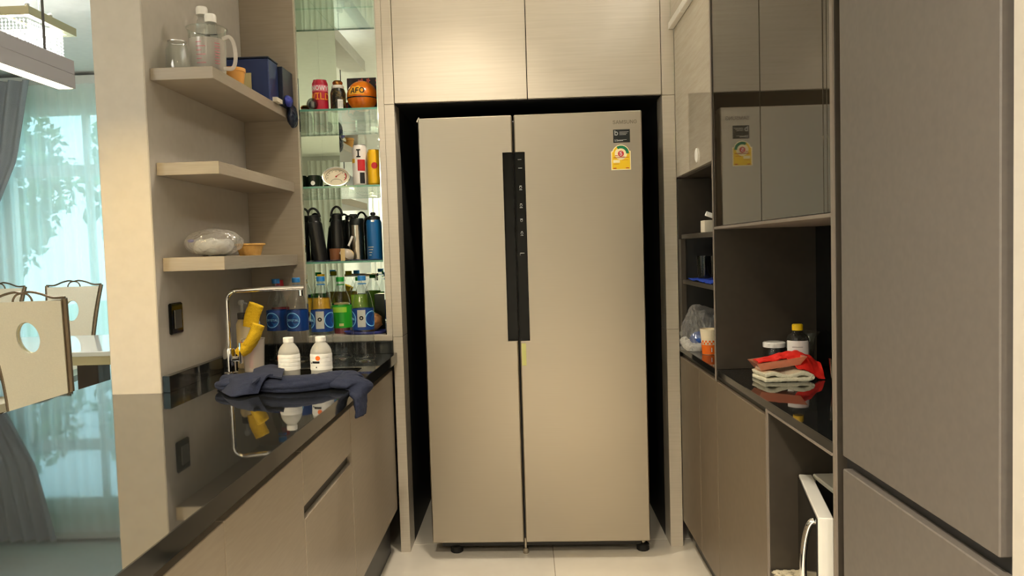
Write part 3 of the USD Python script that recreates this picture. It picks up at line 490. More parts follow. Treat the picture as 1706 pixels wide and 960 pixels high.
milk_bottle(-.776, 2.428, .150, 'small white drink bottle with plain label facing out, left of the pair by the sink', -1.25); milk_bottle(-.668, 2.414, .152, 'small white drink bottle with orange mark and black print, right of the pair', -.05)
# bottles and jars on the niche ledge behind
def ledge_item(name, label, cat_, x, y, profile, mat, extra=()):
    t = thing(name, label, cat_, (x, y, .9155)); part(t, 'body', lathe(profile, 32, (x, y, .9156)), mat)
    for nm, pr, mm in extra: part(t, nm, lathe(pr, 32, (x, y, .9156)), mm)
    return t
ledge_item('oil_bottle', 'cooking oil bottle with yellow band and yellow cap on the niche ledge', 'bottle', -.872, 3.20, [(0, 0), (.036, 0), (.037, .1), (.037, .16), (.030, .19), (.014, .215), (.013, .235), (0, .235)], 'pet', [('cap', [(0, .2352), (.0155, .2352), (.0155, .255), (0, .255)], 'sticker_yellow'), ('label_wrap', [(.0374, .10), (.0378, .10), (.0378, .155), (.0374, .155)], 'label_yellow')])
solo_b = thing('sauce_bottle', 'dark red sauce bottle with red cap beside the tap spout, against the panel', 'bottle', (-1.004, 3.060, ZC))
part(solo_b, 'body', lathe([(0, 0), (.032, 0), (.034, .01), (.034, .2), (.026, .235), (.014, .262), (.013, .285), (0, .285)], 32, (-1.004, 3.060, ZC+.0006)), 'pet'); part(solo_b, 'cap', lathe([(0, 0), (.017, 0), (.015, .03), (0, .03)], 24, (-1.004, 3.060, ZC+.2858)), 'cap_red'); part(solo_b, 'label_wrap', lathe([(.0343, .16), (.0347, .16), (.0347, .205), (.0343, .205)], 32, (-1.004, 3.060, ZC)), 'label_red')
ledge_item('spice_jar', 'dark red jar with cream lid on the niche ledge, behind the bottles', 'jar', -.80, 3.24, [(0, 0), (.033, 0), (.034, .06), (.034, .10), (.03, .115), (0, .115)], 'label_red', [('lid', [(0, .1152), (.032, .1152), (.032, .13), (0, .13)], 'cup_cream')])
ledge_item('sauce_bottle', 'short bottle with lime green label on the niche ledge', 'bottle', -.735, 3.30, [(0, 0), (.034, 0), (.035, .12), (.035, .17), (.02, .20), (.013, .22), (0, .22)], 'pet', [('label_wrap', [(.0353, .06), (.0358, .06), (.0358, .16), (.0353, .16)], 'label_lime'), ('cap', [(0, .2202), (.015, .2202), (.015, .236), (0, .236)], 'cap_green')])
bx = thing('carton', 'dark green box standing at the right end of the niche ledge', 'box', (-.635, 3.34, .9156)); part(bx, 'box', B(-.668, -.602, 3.29, 3.39, .9156, 1.075, .002), 'dark_green')
tr = thing('serving_tray', 'blue plastic tray lying on the niche ledge under the food bag', 'tray', (-.69, 3.2, .9156)); part(tr, 'tray', lathe([(0, 0), (.05, 0), (.058, .012), (.055, .012), (.048, .004), (0, .004)], 40).apply_transform(np.diag([1.6, 1.0, 1.0, 1.0])).apply_translation([-.69, 3.195, .9156]), 'purple_blue')
fb = thing('food_bag', 'crumpled bag of brown snacks on the blue tray', 'bag', (-.68, 3.2, .925)); m = trimesh.creation.icosphere(4, 1.0); m.vertices = m.vertices*[.055, .035, .032]; m = crumple(m, .012, 28, 3); m.apply_translation([-.68, 3.195, .921-m.bounds[0][2]]); part(fb, 'bag', m, 'brown_food', smooth=60)
# tap, soap, sponge caddy
fx, fy = -1.062, 2.66
ta = thing('tap', 'tall chrome kitchen tap with a square bend over the sink', 'tap', (fx, fy, ZC))
part(ta, 'base', lathe([(0, 0), (.027, 0), (.027, .006), (.021, .010), (.021, .085), (.017, .092), (0, .092)], 32, (fx, fy, ZC+.0006)), 'chrome')
sp_pts = [(fx, fy, ZC+.09), (fx, fy, 1.10)] + [(fx+.035*(1-math.cos(a)), fy, 1.10+.035*math.sin(a)) for a in np.linspace(.15, PI/2, 8)] + [(fx+.10, fy+.03, 1.136), (fx+.20, fy+.075, 1.136), (fx+.245, fy+.095, 1.136)]
part(ta, 'spout', tube(sp_pts, .0085, 14), 'chrome', smooth=50); part(ta, 'spout_end', cyl(.0095, 1.105, 1.1275, (fx+.236, fy+.091), 20, .001), 'chrome')
part(ta, 'lever', cat(tube([(fx+.02, fy-.01, ZC+.055), (fx+.045, fy-.02, ZC+.057)], .010, 12), B(fx+.045, fy*0+fx+.053, fy-.03, fy-.012, ZC+.04, ZC+.115, .002)), 'chrome')
so = thing('soap_dispenser', 'cream soap bottle with a grey pump standing behind the tap', 'dispenser', (-1.062, 2.80, ZC))
part(so, 'bottle', lathe([(0, 0), (.022, 0), (.024, .004), (.024, .165), (.018, .178), (.013, .182), (0, .182)], 28, (-1.062, 2.80, ZC+.0006)), 'soap'); part(so, 'collar', cyl(.018, ZC+.183, ZC+.207, (-1.062, 2.80), 24, .002), 'dark_grey'); part(so, 'pump', cat(cyl(.006, ZC+.2075, ZC+.235, (-1.062, 2.80), 14), lathe([(0, 0), (.012, 0), (.014, .008), (.010, .018), (0, .02)], 20, (-1.062, 2.80, ZC+.235)), tube([(-1.062, 2.80, ZC+.243), (-1.04, 2.785, ZC+.240)], .004, 8)), 'grey_print')
so2 = thing('cutting_board', 'slim grey plastic board standing upright behind the sponge holder', 'board', (-1.035, 2.86, ZC)); part(so2, 'board', B(-1.048, -1.018, 2.85, 2.862, ZC+.0006, ZC+.17, .003), 'grey_print')
kx, ky = (-1.0006, 2.6696); kx += .004; ky += .05
ca = thing('sponge_holder', 'translucent plastic cup holding sponges next to the tap', 'cup', (kx, ky, ZC))
part(ca, 'cup', lathe([(0, .0), (.034, 0), (.040, .115), (.042, .117), (.038, .115), (.0325, .004), (0, .004)], 32, (kx, ky, ZC+.0006)), 'frosted', smooth=50)
part(ca, 'brush_handle', tube([(kx-.012, ky, ZC+.01), (kx-.004, ky+.005, ZC+.12), (kx-.002, ky+.008, ZC+.15)], np.array([.007, .006, .004]), 10), 'pink', label='pink brush handle')
def sponge(name, pts, w, t, label, mat='sponge', mat2='sponge_pale'):
    p = spline(pts, 6); s = thing(name, label, 'sponge', p[len(p)//2]); m = tube(p, np.full(len(p), t), 16, flat=w/t)
    m = m.subdivide(); m = crumple(m, .0025, 90, 5); part(s, 'foam', m, mat, smooth=60); return s, p
c0 = np.array([kx, ky, 0])
sponge('sponge', [c0+(-.024, -.056, ZC+.078), c0+(-.004, -.060, ZC+.090), c0+(.022, -.058, ZC+.125), c0+(.040, -.050, ZC+.172)], .030, .018, 'curved yellow sponge draped over the front of the plastic cup')
s2, _ = sponge('dish_brush', [c0+(-.012, .012, ZC+.160), c0+(-.004, .014, ZC+.20), c0+(.012, .016, ZC+.240)], .018, .026, 'yellow foam dish brush standing upright in the plastic cup'); part(s2, 'stem', tube([c0+(-.008, .012, ZC+.012), c0+(-.012, .012, ZC+.14)], .004, 8), 'white_plastic')
# navy cloth
q = [np.array((-.9704, 2.325, .86)), np.array((-.9151, 2.3272, .86)), np.array((-.8558, 2.3611, .86)), np.array((-.7421, 2.3015, .86)), np.array((-.6578, 2.331, .86)), np.array((-.5957, 2.3987, .86))]
edge = np.array([-.566, 2.335, ZC+.018]); path = spline([*q, edge, (-.528, 2.315, ZC+.004), (-.520, 2.29, ZC-.035), (-.517, 2.265, ZC-.075)], 12)
u = np.linspace(0, 1, len(path)); wy = np.interp(u, [0, .06, .2, .35, .5, .65, .75, .85, 1], [.012, .045, .080, .060, .050, .052, .046, .040, .034]); hz = np.interp(u, [0, .06, .2, .35, .5, .65, .75, .85, 1], [.008, .017, .018, .021, .020, .018, .014, .010, .009])
n_ = 40; th = np.arange(n_)*2*PI/n_; V = []
for i, pnt in enumerate(path):
    tt = path[min(i+1, len(path)-1)]-path[max(i-1, 0)]; tt /= np.linalg.norm(tt); side = np.array([-tt[1], tt[0], 0]); side = side/np.linalg.norm(side) if np.linalg.norm(side) > .3 else np.array([0, 1.0, 0]); upv = np.cross(tt, side); upv = upv if upv[2] > 0 or abs(upv[2]) < .2 else -upv
    if u[i] > .78: upv = np.array([1.0, 0, .3])*(min(1, (u[i]-.78)/.08)) + upv*(1-min(1, (u[i]-.78)/.08)); upv /= np.linalg.norm(upv); side = np.array([0.15, 1, 0])*(min(1, (u[i]-.78)/.08)) + side*(1-min(1, (u[i]-.78)/.08))*(1 if side[1] > 0 else -1); side /= np.linalg.norm(side)
    else: side = side*(1 if side[1] > 0 else -1)
    wr = 1 + .10*np.sin(3*th+6*u[i]) + .05*np.sin(7*th+13*u[i]+1) + .07*np.sin(2*th-9*u[i])
    V.append(pnt + (np.cos(th)*wy[i]*wr)[:, None]*side + (np.sin(th)*hz[i]*wr)[:, None]*upv)
V = np.array(V); K = len(V); fs = []
for i in range(K-1):
    for j in range(n_): a, b, c_, d_ = i*n_+j, i*n_+(j+1) % n_, (i+1)*n_+(j+1) % n_, (i+1)*n_+j; fs += [(a, b, c_), (a, c_, d_)]
V = V.reshape(-1, 3); V = np.vstack([V, V[:n_].mean(0), V[-n_:].mean(0)]); s_, e_ = len(V)-2, len(V)-1
for j in range(n_): fs += [(s_, (j+1) % n_, j), (e_, (K-1)*n_+j, (K-1)*n_+(j+1) % n_)]
m = trimesh.Trimesh(V, np.array(fs), process=False); m.fix_normals(); m = m.subdivide(); m = crumple(m, .005, 17, 2)
v = m.vertices; on = v[:, 0] < -.5475; v[on, 2] = np.maximum(v[on, 2], ZC+.0008+.002*meshkit.noise(v[on]*60, 1)); hang = ~on & (v[:, 2] < ZC+.004); v[hang, 0] = np.maximum(v[hang, 0], -.5465); m.vertices = v
cl = thing('towel', 'crumpled navy blue cloth lying along the black worktop and hanging over its edge', 'cloth', (-.8, 2.33, ZC)); part(cl, 'cloth', m, 'navy_cloth', smooth=70)
# flap folds at the left end
def flap(pts_a, pts_b, seed):
    a, b = spline(pts_a, 6), spline(pts_b, 6); k = np.linspace(0, 1, 14)[:, None, None]; g = a[None]*(1-k)+b[None]*k; g[..., 2] += .018*np.sin(np.linspace(0, PI, 14))[:, None] + .010*(meshkit.fbm(g*40, 3, seed)-.5)
    g[..., 2] = np.maximum(g[..., 2], ZC+.0035); return thick(grid(g), .005)
f1 = flap([np.array((-.987, 2.3636, .844)), np.array((-.8802, 2.2024, .844)), np.array((-.8135, 2.2398, .844))], [np.array((-.9698, 2.4101, .87)), np.array((-.8866, 2.3454, .89)), np.array((-.7739, 2.263, .895))], 4)
f2 = flap([np.array((-.8155, 2.2, .88)), np.array((-.802, 2.2647, .89)), np.array((-.7372, 2.2331, .89))], [np.array((-.9473, 2.5896, .86)), np.array((-.9209, 2.6652, .86)), np.array((-.8656, 2.6921, .85))], 6)
part(cl, 'fold', f1, 'navy_cloth', smooth=60); part(cl, 'fold', f2, 'navy_cloth', smooth=60)
# ================================================================ GLASS SHELVES OF THE NICHE
def on_shelf(name, label, cat_, x, y, z): return thing(name, label, cat_, (x, y, z))
def can(name, label, x, y, z, R, h, mat, bands=(), texts=()):
    t = on_shelf(name, label, 'can', x, y, z)
    part(t, 'can', lathe([(0, .003), (R*.72, .003), (R*.8, 0), (R, .008), (R, h-.014), (R*.84, h-.002), (R*.84, h), (R*.78, h), (R*.76, h-.004), (0, h-.004)], 36, (x, y, z+.0004)), mat)
    part(t, 'lid_rim', lathe([(R*.79, h+.0002), (R*.85, h+.0002), (R*.85, h+.002), (R*.79, h+.002), (R*.79, h+.0002)], 36, (x, y, z+.0004)), 'can_silver')
    for nm, a0, a1, z0, z1, mm in bands: part(t, nm, arcsheet(R+.0004, a0, a1, z+z0, z+z1, (x, y)), mm)
    for s, hh, zz, mm, ang in texts: part(t, 'lettering', btext(s, hh, R+.0011, z+zz, ang, (x, y)), mm)
    return t
can('drink_can', 'red drink can lettered SNOWY WILD on the top glass shelf', -.842, 3.20, SH1, .0325, .130, 'can_red', [('label_band', -1.5, 1.5, .082, .108, 'can_pink')], [('SNOWY', .017, .087, 'white_print', 0), ('WILD', .027, .048, 'orange_print', .05)])
gx, gy = -.868, 3.165
gl = on_shelf('shot_glass', 'small round faceted glass lying in front of the red can', 'glass', gx, gy, SH1); part(gl, 'bowl', trimesh.creation.uv_sphere(.0245, count=[12, 16]).apply_transform(np.diag([.95, .8, 1.08, 1])).apply_translation([gx, gy, SH1+.0269]), 'smoke_glass', smooth=False); part(gl, 'core', trimesh.creation.icosphere(2, .016).apply_translation([gx, gy, SH1+.026]), 'can_silver', smooth=False)
ax_, ay_ = -.768, 3.20
ae = on_shelf('spray_bottle', 'black and gold spray bottle with a gold cap and white barcode on top glass shelf', 'bottle', ax_, ay_, SH1)
part(ae, 'body', lathe([(0, 0), (.030, 0), (.032, .003), (.032, .075), (.026, .092), (.022, .094), (0, .094)], 32, (ax_, ay_, SH1+.0004)), 'black_gold'); part(ae, 'collar', lathe([(0, .0943), (.0245, .0943), (.026, .100), (.022, .108), (0, .108)], 32, (ax_, ay_, SH1)), 'white_plastic'); part(ae, 'cap', lathe([(0, .1083), (.016, .1083), (.020, .114), (.021, .120), (.016, .127), (0, .128)], 32, (ax_, ay_, SH1)), 'gold'); part(ae, 'barcode', arcsheet(.0326, .15, .85, SH1+.004, SH1+.046, (ax_, ay_)), 'white_print', label='white barcode label'); part(ae, 'barcode_lines', cat(*[arcsheet(.0333, .25+.09*k, .29+.09*k, SH1+.014, SH1+.04, (ax_, ay_), .0003, 3) for k in range(6)]), 'grey_print')
ox, oy = -.672, 3.225; R = .064
ba = on_shelf('fire_ball', 'orange fire extinguishing ball lettered AFO on the top glass shelf', 'ball', ox, oy, SH1)
part(ba, 'shell', trimesh.creation.uv_sphere(R, count=[32, 48]).apply_translation([ox, oy, SH1+R+.0008]), 'ball_orange', smooth=True)
part(ba, 'equator_band', lathe([(R-.001, -.0025), (R+.0008, -.002), (R+.0008, .002), (R-.001, .0025), (R-.001, -.0025)], 48, (ox, oy, SH1+R-.010)), 'black_print')
def on_ball(m, zc, ang=0.0):
    v = m.vertices; lon = ang+v[:, 0]/R; lat = zc+v[:, 1]/R; r = R+.0006+v[:, 2]; m = m.copy(); m.vertices = np.stack([ox+r*np.cos(lat)*np.sin(lon), oy-r*np.cos(lat)*np.cos(lon), SH1+R+r*np.sin(lat)], 1); m.fix_normals(); return m
fl_ = trimesh.creation.extrude_polygon(Polygon([(-.042, -.004), (-.046, .012), (-.03, .026), (-.034, .034), (-.012, .030), (.004, .036), (.012, .028), (.026, .022), (.022, .008), (.03, -.004)]), .0004, engine='earcut').subdivide().subdivide(); part(ba, 'flame_print', on_ball(fl_, .05, -.12), 'ball_flame', smooth=False)
tm = meshkit.text_mesh('AFO', .022, .0006, True); tm.apply_translation([-tm.bounds[:, 0].mean(), 0, .0006]); part(ba, 'lettering', on_ball(tm.subdivide(), .07, -.12), 'black_print', smooth=False)
db = on_shelf('gift_box', 'dark box with orange spots standing behind the orange ball', 'box', -.675, 3.325, SH1); part(db, 'box', B(-.752, -.598, 3.30, 3.42, SH1+.0005, SH1+.160, .002), 'box_dark')
for x, z, r in ((-.69, .145, .013), (-.612, .138, .016), (-.735, .02, .012), (-.66, .155, .008)):
    part(db, 'spot', ext(Polygon([(x+r*(1+.25*math.cos(5*a))*math.cos(a), SH1+min(z, .158-r*1.25)+r*(1+.25*math.cos(5*a))*math.sin(a)) for a in np.linspace(0, 2*PI, 40)[:-1]]), .0006, 'xz', (0, 3.2992, 0)), 'box_spot')
# second shelf
dx, dy = -.7791, 3.16
dl_ = on_shelf('dial_gauge', 'oval cream dial thermometer on the second glass shelf', 'gauge', dx, dy, SH2)
E_ = lambda a, b: affinity.scale(Point(0, 0).buffer(1, 24), a, b); zc = SH2+.0405
part(dl_, 'rim', ext(affinity.translate(E_(.0575, .040).difference(E_(.054, .0365)), dx, zc), .016, 'xz', (0, dy-.008, 0)), 'chrome'); part(dl_, 'face', ext(affinity.translate(E_(.0538, .0363), dx, zc), .008, 'xz', (0, dy-.003, 0)), 'dial_cream')
ar = E_(.044, .029).difference(E_(.0425, .0275)).intersection(sbox(-.06, -.012, .06, .05)); part(dl_, 'scale', cat(ext(affinity.translate(ar, dx, zc), .0004, 'xz', (0, dy-.0036, 0)), ext(affinity.translate(E_(.024, .015).difference(E_(.0228, .0138)).intersection(sbox(-.06, 0, .06, .05)), dx, zc-.024), .0004, 'xz', (0, dy-.0036, 0)), *[B(dx+.036*math.cos(a)-.002, dx+.036*math.cos(a)+.002, dy-.004, dy-.0032, zc+.023*math.sin(a)-.001, zc+.023*math.sin(a)+.001) for a in np.linspace(-.2, PI+.2, 9)]), 'black_print')
part(dl_, 'red_zone', ext(affinity.translate(E_(.0425, .0275).difference(E_(.039, .0245)).intersection(Polygon([(0, 0), (.06, .02), (.06, -.03)])), dx, zc), .0005, 'xz', (0, dy-.0036, 0)), 'red_print'); part(dl_, 'needle', cat(ext(affinity.translate(Polygon([(-.004, -.002), (.030, .018), (-.002, .002)]), dx, zc), .0005, 'xz', (0, dy-.0044, 0)), ext(affinity.translate(Point(0, 0).buffer(.003), dx, zc), .0008, 'xz', (0, dy-.0046, 0))), 'red_print')
for i, (x, lb) in enumerate(((-.882, 'dark green faceted glass cup at the left end of second glass shelf'), (-.8797, 'dark green cup with a small white figurine print, beside the oval dial'))):
    pass; y = 3.19+.055*(1-i); t = on_shelf('glass_cup', lb, 'cup', x, y, SH2); part(t, 'cup', lathe([(0, 0), (.020, 0), (.026, .05), (.024, .05), (.0185, .005), (0, .005)], 20, (x, y, SH2+.0004)), 'dark_green', smooth=False)
    if i: part(t, 'figurine_print', disc_on(.0245, .009, SH2+.018, 0, (x, y), .0008), 'white_print')
x = -.6856
can('drink_can', 'white, red and black tall drink can, right of the oval dial', x, 3.19, SH2, .031, .168, 'white_red', [('red_patch', -.1, .9, .062, .108, 'red_print'), ('black_patch', .15, .8, .01, .055, 'black_print'), ('yellow_patch', -1.2, -.5, .095, .112, 'label_yellow')], [('I', .032, .118, 'black_print', .05)])
x = -.622; t = can('drink_can', 'golden yellow drink can with a red disc at the right end of second glass shelf', x-.001, 3.17, SH2, .027, .145, 'yellow_can'); part(t, 'red_disc', disc_on(.0274, .013, SH2+.080, .25, (x-.001, 3.17), .0005), 'red_print')
# third shelf
def flask(label, R, h, mat, y, loop=None, lean=0.0, x=None):
    z = SH3+.0005; t = on_shelf('flask', label, 'flask', x, y, SH3); rot = trimesh.transformations.rotation_matrix(-lean, [0, 1, 0], [x+R, y, z]) if lean else np.eye(4)
    T = lambda m: m.apply_transform(rot)
    part(t, 'body', T(lathe([(0, 0), (R-.003, 0), (R, .004), (R, h-.012), (R*.82, h), (0, h)], 36, (x, y, z))), mat)
    part(t, 'lid', T(lathe([(0, h+.0003), (R*.78, h+.0003), (R*.78, h+.022), (R*.6, h+.028), (0, h+.028)], 32, (x, y, z))), 'black_plastic')
    if loop:
        a = np.linspace(0, PI, 18); lr = R*.85; part(t, 'carry_loop', T(tube([(x+lr*math.cos(k)*1.0, y, z+h+.016+loop*math.sin(k)) for k in a], .0048, 10)), 'black_rubber', label='carry loop')
    return t
flask('black flask with a carry loop, leaning left at the left end of third glass shelf', .030, .172, 'black_plastic', 3.18, .040, .13, x=-.862)
flask('black flask with a double carry loop, upright on the third glass shelf', .0275, .172, 'black_plastic', 3.206, .040, x=-.796)
t = flask('black flask with a steel neck band, half hidden behind the steel flask', .0275, .165, 'black_plastic', 3.262, None, x=-.752)
part(t, 'neck_band', lathe([(.0227, .1655), (.0235, .1655), (.0235, .172), (.0227, .172)], 32, (-.752, 3.262, SH3+.0005)), 'steel_smooth')
x, y, z, R = -.7165, 3.224, SH3+.0005, .0305
st = on_shelf('flask', 'brushed steel flask with a black flip lid on the third glass shelf', 'flask', x, y, SH3)
part(st, 'body', lathe([(0, 0), (R-.002, 0), (R, .004), (R, .148), (0, .148)], 36, (x, y, z)), 'steel_smooth'); part(st, 'lid', lathe([(0, .1483), (R+.001, .1483), (R+.001, .165), (R-.004, .176), (0, .178)], 36, (x, y, z)), 'black_plastic'); part(st, 'flip_spout', cat(cyl(.012, z+.1765, z+.191, (x-.012, y), 20, .003), B(x-.03, x+.004, y-.009, y+.009, z+.183, z+.196, .004)), 'black_plastic')
x, y, R = -.6345, 3.175, .0315
bl = on_shelf('flask', 'blue metal flask with a dark strap at the right end of third glass shelf', 'flask', x, y, SH3)
part(bl, 'body', lathe([(0, 0), (R-.002, 0), (R, .004), (R, .158), (R*.9, .166), (0, .166)], 36, (x, y, z)), 'blue_metal'); part(bl, 'lid', lathe([(0, .1663), (R*.85, .1663), (R*.85, .178), (R*.5, .184), (0, .185)], 32, (x, y, z)), 'black_plastic'); part(bl, 'lid_knob', cyl(.011, z+.1852, z+.198, (x-.002, y), 18, .003), 'black_plastic'); part(bl, 'strap', tube(spline([(x-.022, y-.020, z+.183), (x-.036, y-.018, z+.165), (x-.040, y-.015, z+.13), (x-.0375, y-.014, z+.10)], 6), .003, 8), 'black_rubber'); part(bl, 'clasp', arcsheet(R*.9+.0004, -.2, .25, z+.1575, z+.1655, (x, y), .003), 'can_silver'); part(bl, 'white_print', cat(*[arcsheet(R+.0005, -.75+.06*k, .05-.1*k, z+.052-.011*k, z+.056-.011*k, (x, y)) for k in range(4)]), 'grey_print')
x, y = -.7971, 3.155
cu = on_shelf('cup', 'brown cup in front of the black flasks on the third glass shelf', 'cup', x, y, SH3); part(cu, 'cup', lathe([(0, 0), (.020, 0), (.0225, .052), (.0205, .052), (.018, .004), (0, .004)], 28, (x, y, z)), 'cup_brown', smooth=50)
x2 = -.7471; st2 = on_shelf('strainer', 'cream mesh strainer with a white handle leaning on brown cup', 'strainer', x2, y, SH3)
m = trimesh.creation.icosphere(4, .031); keep = m.vertices[m.faces].mean(1)[:, 2] > -.002; m.update_faces(keep); m.remove_unreferenced_vertices(); m = thick(m, .0016); m.apply_transform(trimesh.transformations.rotation_matrix(.55, [0, 1, 0])); m.apply_translation([x2-.004, y+.002, SH3+.0008-m.bounds[0][2]]); part(st2, 'bowl', m, 'frosted', smooth=50)
pt = np.array([x2+.008, y, SH3+.062]); part(st2, 'handle', tube([pt, pt+(.010, 0, .022), pt+(.018, 0, .040)], np.array([.005, .0045, .005]), 10), 'white_plastic'); part(st2, 'front_band', arcsheet(.0365, -.25, .25, SH3+.0012, SH3+.052, (x2-.010, y+.006)), 'cup_cream'); part(st2, 'foam', trimesh.creation.icosphere(3, .024).apply_transform(np.diag([1, .7, 1, 1])).apply_translation([x2+.004, y+.004, SH3+.0245]), 'cup_cream')
bc = on_shelf('liner_cloth', 'thin blue cloth lying along the third glass shelf under the flasks', 'cloth', -.75, 3.13, SH3)
gg = np.array([[(a, b, SH3+.0012+.0045*meshkit.noise(np.array([a*40, b*40, 0.0]), 3)) for a in np.linspace(-.905, -.596, 40)] for b in np.linspace(3.127, 3.148, 6)]); part(bc, 'cloth', thick(grid(gg), .0012), 'navy_box', smooth=60)
# ================================================================ WALL SHELVES
Z1, Z3 = 1.838+.0005, 1.257+.0005
x, y = -1.070, 2.390
gl = thing('tumbler', 'clear glass tumbler standing upside down at the front of top floating shelf', 'glass', (x, y, Z1)); part(gl, 'glass', lathe([(.034, 0), (.0375, 0), (.0375, .012), (.036, .06), (.030, .082), (.027, .086), (0, .087), (0, .083), (.025, .082), (.033, .06), (.0345, .012), (.034, 0)], 36, (x, y, Z1)), 'clear_glass', smooth=50); part(gl, 'base_rim', lathe([(.026, .0872), (.0285, .0872), (.0285, .0895), (.026, .0895), (.026, .0872)], 32, (x, y, Z1)), 'can_silver')
x, y = -1.010, 2.475
ju = thing('measuring_jug', 'clear plastic measuring jug with a handle on the top floating shelf', 'jug', (x, y, Z1))
part(ju, 'jug', lathe([(0, 0), (.050, 0), (.053, .004), (.058, .135), (.062, .150), (.0605, .151), (.0565, .137), (.0515, .006), (0, .006)], 40, (x, y, Z1)), 'clear_glass', smooth=50); part(ju, 'rim', tube([(x+.062*math.cos(a), y+.062*math.sin(a), Z1+.150) for a in np.linspace(0, 2*PI, 40)[:-1]], .0022, 8, True), 'clear_glass'); part(ju, 'lower_sleeve', lathe([(.0535, .006), (.0539, .006), (.0575, .112), (.0571, .112), (.0535, .006)], 40, (x, y, Z1)), 'frosted', label='milky graduated sleeve')
part(ju, 'graduations', cat(*[arcsheet(.0560+.0003*k, -.25, .05+.22*(k % 2 == 0), Z1+.03+.013*k, Z1+.0318+.013*k, (x, y)) for k in range(6)]), 'can_pink'); part(ju, 'graduations', cat(*[arcsheet(.0565+.0003*k, .75, 1.05, Z1+.03+.009*k, Z1+.0318+.009*k, (x, y)) for k in range(8)]), 'can_pink')
part(ju, 'handle', tube(spline([(x+.055, y-.01, Z1+.115), (x+.078, y-.015, Z1+.118), (x+.092, y-.018, Z1+.095), (x+.096, y-.018, Z1+.05), (x+.085, y-.016, Z1+.02), (x+.055, y-.010, Z1+.02)], 8), .0065, 10), 'frosted')
for (x, y, zt_, lb) in ((-1.029, 2.489, 2.0636, 'clear bottle with a tall white cap standing inside the measuring jug, taller of the two'), (-.991, 2.461, 2.0303, 'clear bottle with a white cap standing inside the measuring jug, shorter of the two')):
    pass; bt = thing('clear_bottle', lb, 'bottle', (x, y, Z1+.007)); h = zt_-Z1-.007-.026; z = Z1+.0068
    part(bt, 'bottle', lathe([(0, 0), (.021, 0), (.022, .003), (.022, h-.055), (.017, h-.02), (.013, h-.012), (.013, h), (0, h)], 28, (x, y, z)), 'pet', smooth=50); part(bt, 'cap', lathe([(0, h+.0003), (.018, h+.0003), (.0185, h+.020), (.016, h+.026), (0, h+.026)], 28, (x, y, z)), 'white_plastic')
x, y = -.985, 2.625
oc = thing('plastic_tub', 'small round orange plastic tub beside the jug on top floating shelf', 'tub', (x, y, Z1)); part(oc, 'tub', lathe([(0, 0), (.030, 0), (.036, .045), (.0385, .046), (.0385, .058), (.037, .058), (.034, .046), (.028, .003), (0, .003)], 36, (x, y, Z1)), 'orange_plastic', smooth=50)
cc = thing('card', 'cream card standing against the blue box on top floating shelf', 'card', (-1.04, 2.863, Z1)); part(cc, 'card', B(-1.075, -1.010, 2.862, 2.865, Z1, Z1+.10), 'card_cream')
nb = thing('storage_box', 'large navy blue box on the top floating shelf', 'box', (-1.01, 2.80, Z1)); part(nb, 'box', B(-1.115, -.946, 2.870, 2.978, Z1, Z1+.155, .003), 'navy_box'); part(nb, 'lid_line', B(-1.1165, -.9445, 2.8685, 2.9795, Z1+.1555, Z1+.161, .001), 'navy_dark', label='dark lid edge')
bk = thing('folder', 'dark blue folder squeezed between the navy box and back panel', 'folder', (-.98, 2.96, Z1)); part(bk, 'cover', B(-1.09, -.930, 2.985, 3.112, Z1, Z1+.150, .002), 'navy_dark')
pb = thing('black_bag', 'black plastic bag hanging off the far end of the top floating shelf', 'bag', (-.925, 3.04, Z1)); m = trimesh.creation.icosphere(4, 1.0); m.vertices = m.vertices*[.011, .034, .040]; m = crumple(m, .008, 30, 9); m.apply_translation([-.9235, 3.070, Z1-.030]); v = m.vertices; v[:, 0] = np.maximum(v[:, 0], -.9422); v[:, 1] = np.minimum(v[:, 1], 3.116); m.vertices = v; part(pb, 'bag', m, 'navy_dark', smooth=60)
pp = thing('plastic_wrapper', 'bright purple-blue plastic wrapper at the end of top floating shelf', 'wrapper', (-.935, 2.96, Z1)); m = trimesh.creation.icosphere(3, 1.0); m.vertices = m.vertices*[.010, .03, .018]; m = crumple(m, .006, 50, 4); m.apply_translation([-.922, 3.02, Z1+.022]); v = m.vertices; v[:, 0] = np.maximum(v[:, 0], -.9292); m.vertices = v; part(pp, 'wrapper', m, 'purple_blue', smooth=60)
pa = thing('paper_slip', 'white slip of paper lying on the top floating shelf edge by navy box', 'paper', (-.95, 2.84, Z1)); part(pa, 'paper', B(-.9455, -.928, 2.90, 2.965, Z1+.0002, Z1+.016), 'paper')
# bag and pulp tray on the lowest shelf
x, y = -1.03, 2.50
gb = thing('plastic_bag', 'bulging clear plastic bag with blue print on the lowest floating shelf', 'bag', (x, y, Z3)); m = trimesh.creation.icosphere(5, 1.0); m.vertices = m.vertices*[.078, .085, .034]; m = crumple(m, .014, 20, 12); m.apply_translation([x, y, Z3-m.bounds[0][2]-.003]); v = m.vertices; v[:, 2] = np.maximum(v[:, 2], Z3); m.vertices = v; part(gb, 'bag', m, 'bag_clear', smooth=50)
m2 = trimesh.creation.icosphere(4, 1.0); m2.vertices = m2.vertices*[.050, .055, .020]; m2 = crumple(m2, .016, 30, 15); m2.apply_translation([x, y, Z3+.030]); part(gb, 'contents', m2, 'grey_print', smooth=50, label='crumpled foil-like contents'); part(gb, 'blue_print', crumple(trimesh.creation.icosphere(2, 1.0).apply_transform(np.diag([.010, .004, .005, 1])), .001, 90).apply_translation([x-.055, y-.052, Z3+.052]), 'purple_blue')
x, y = -.985, 2.70
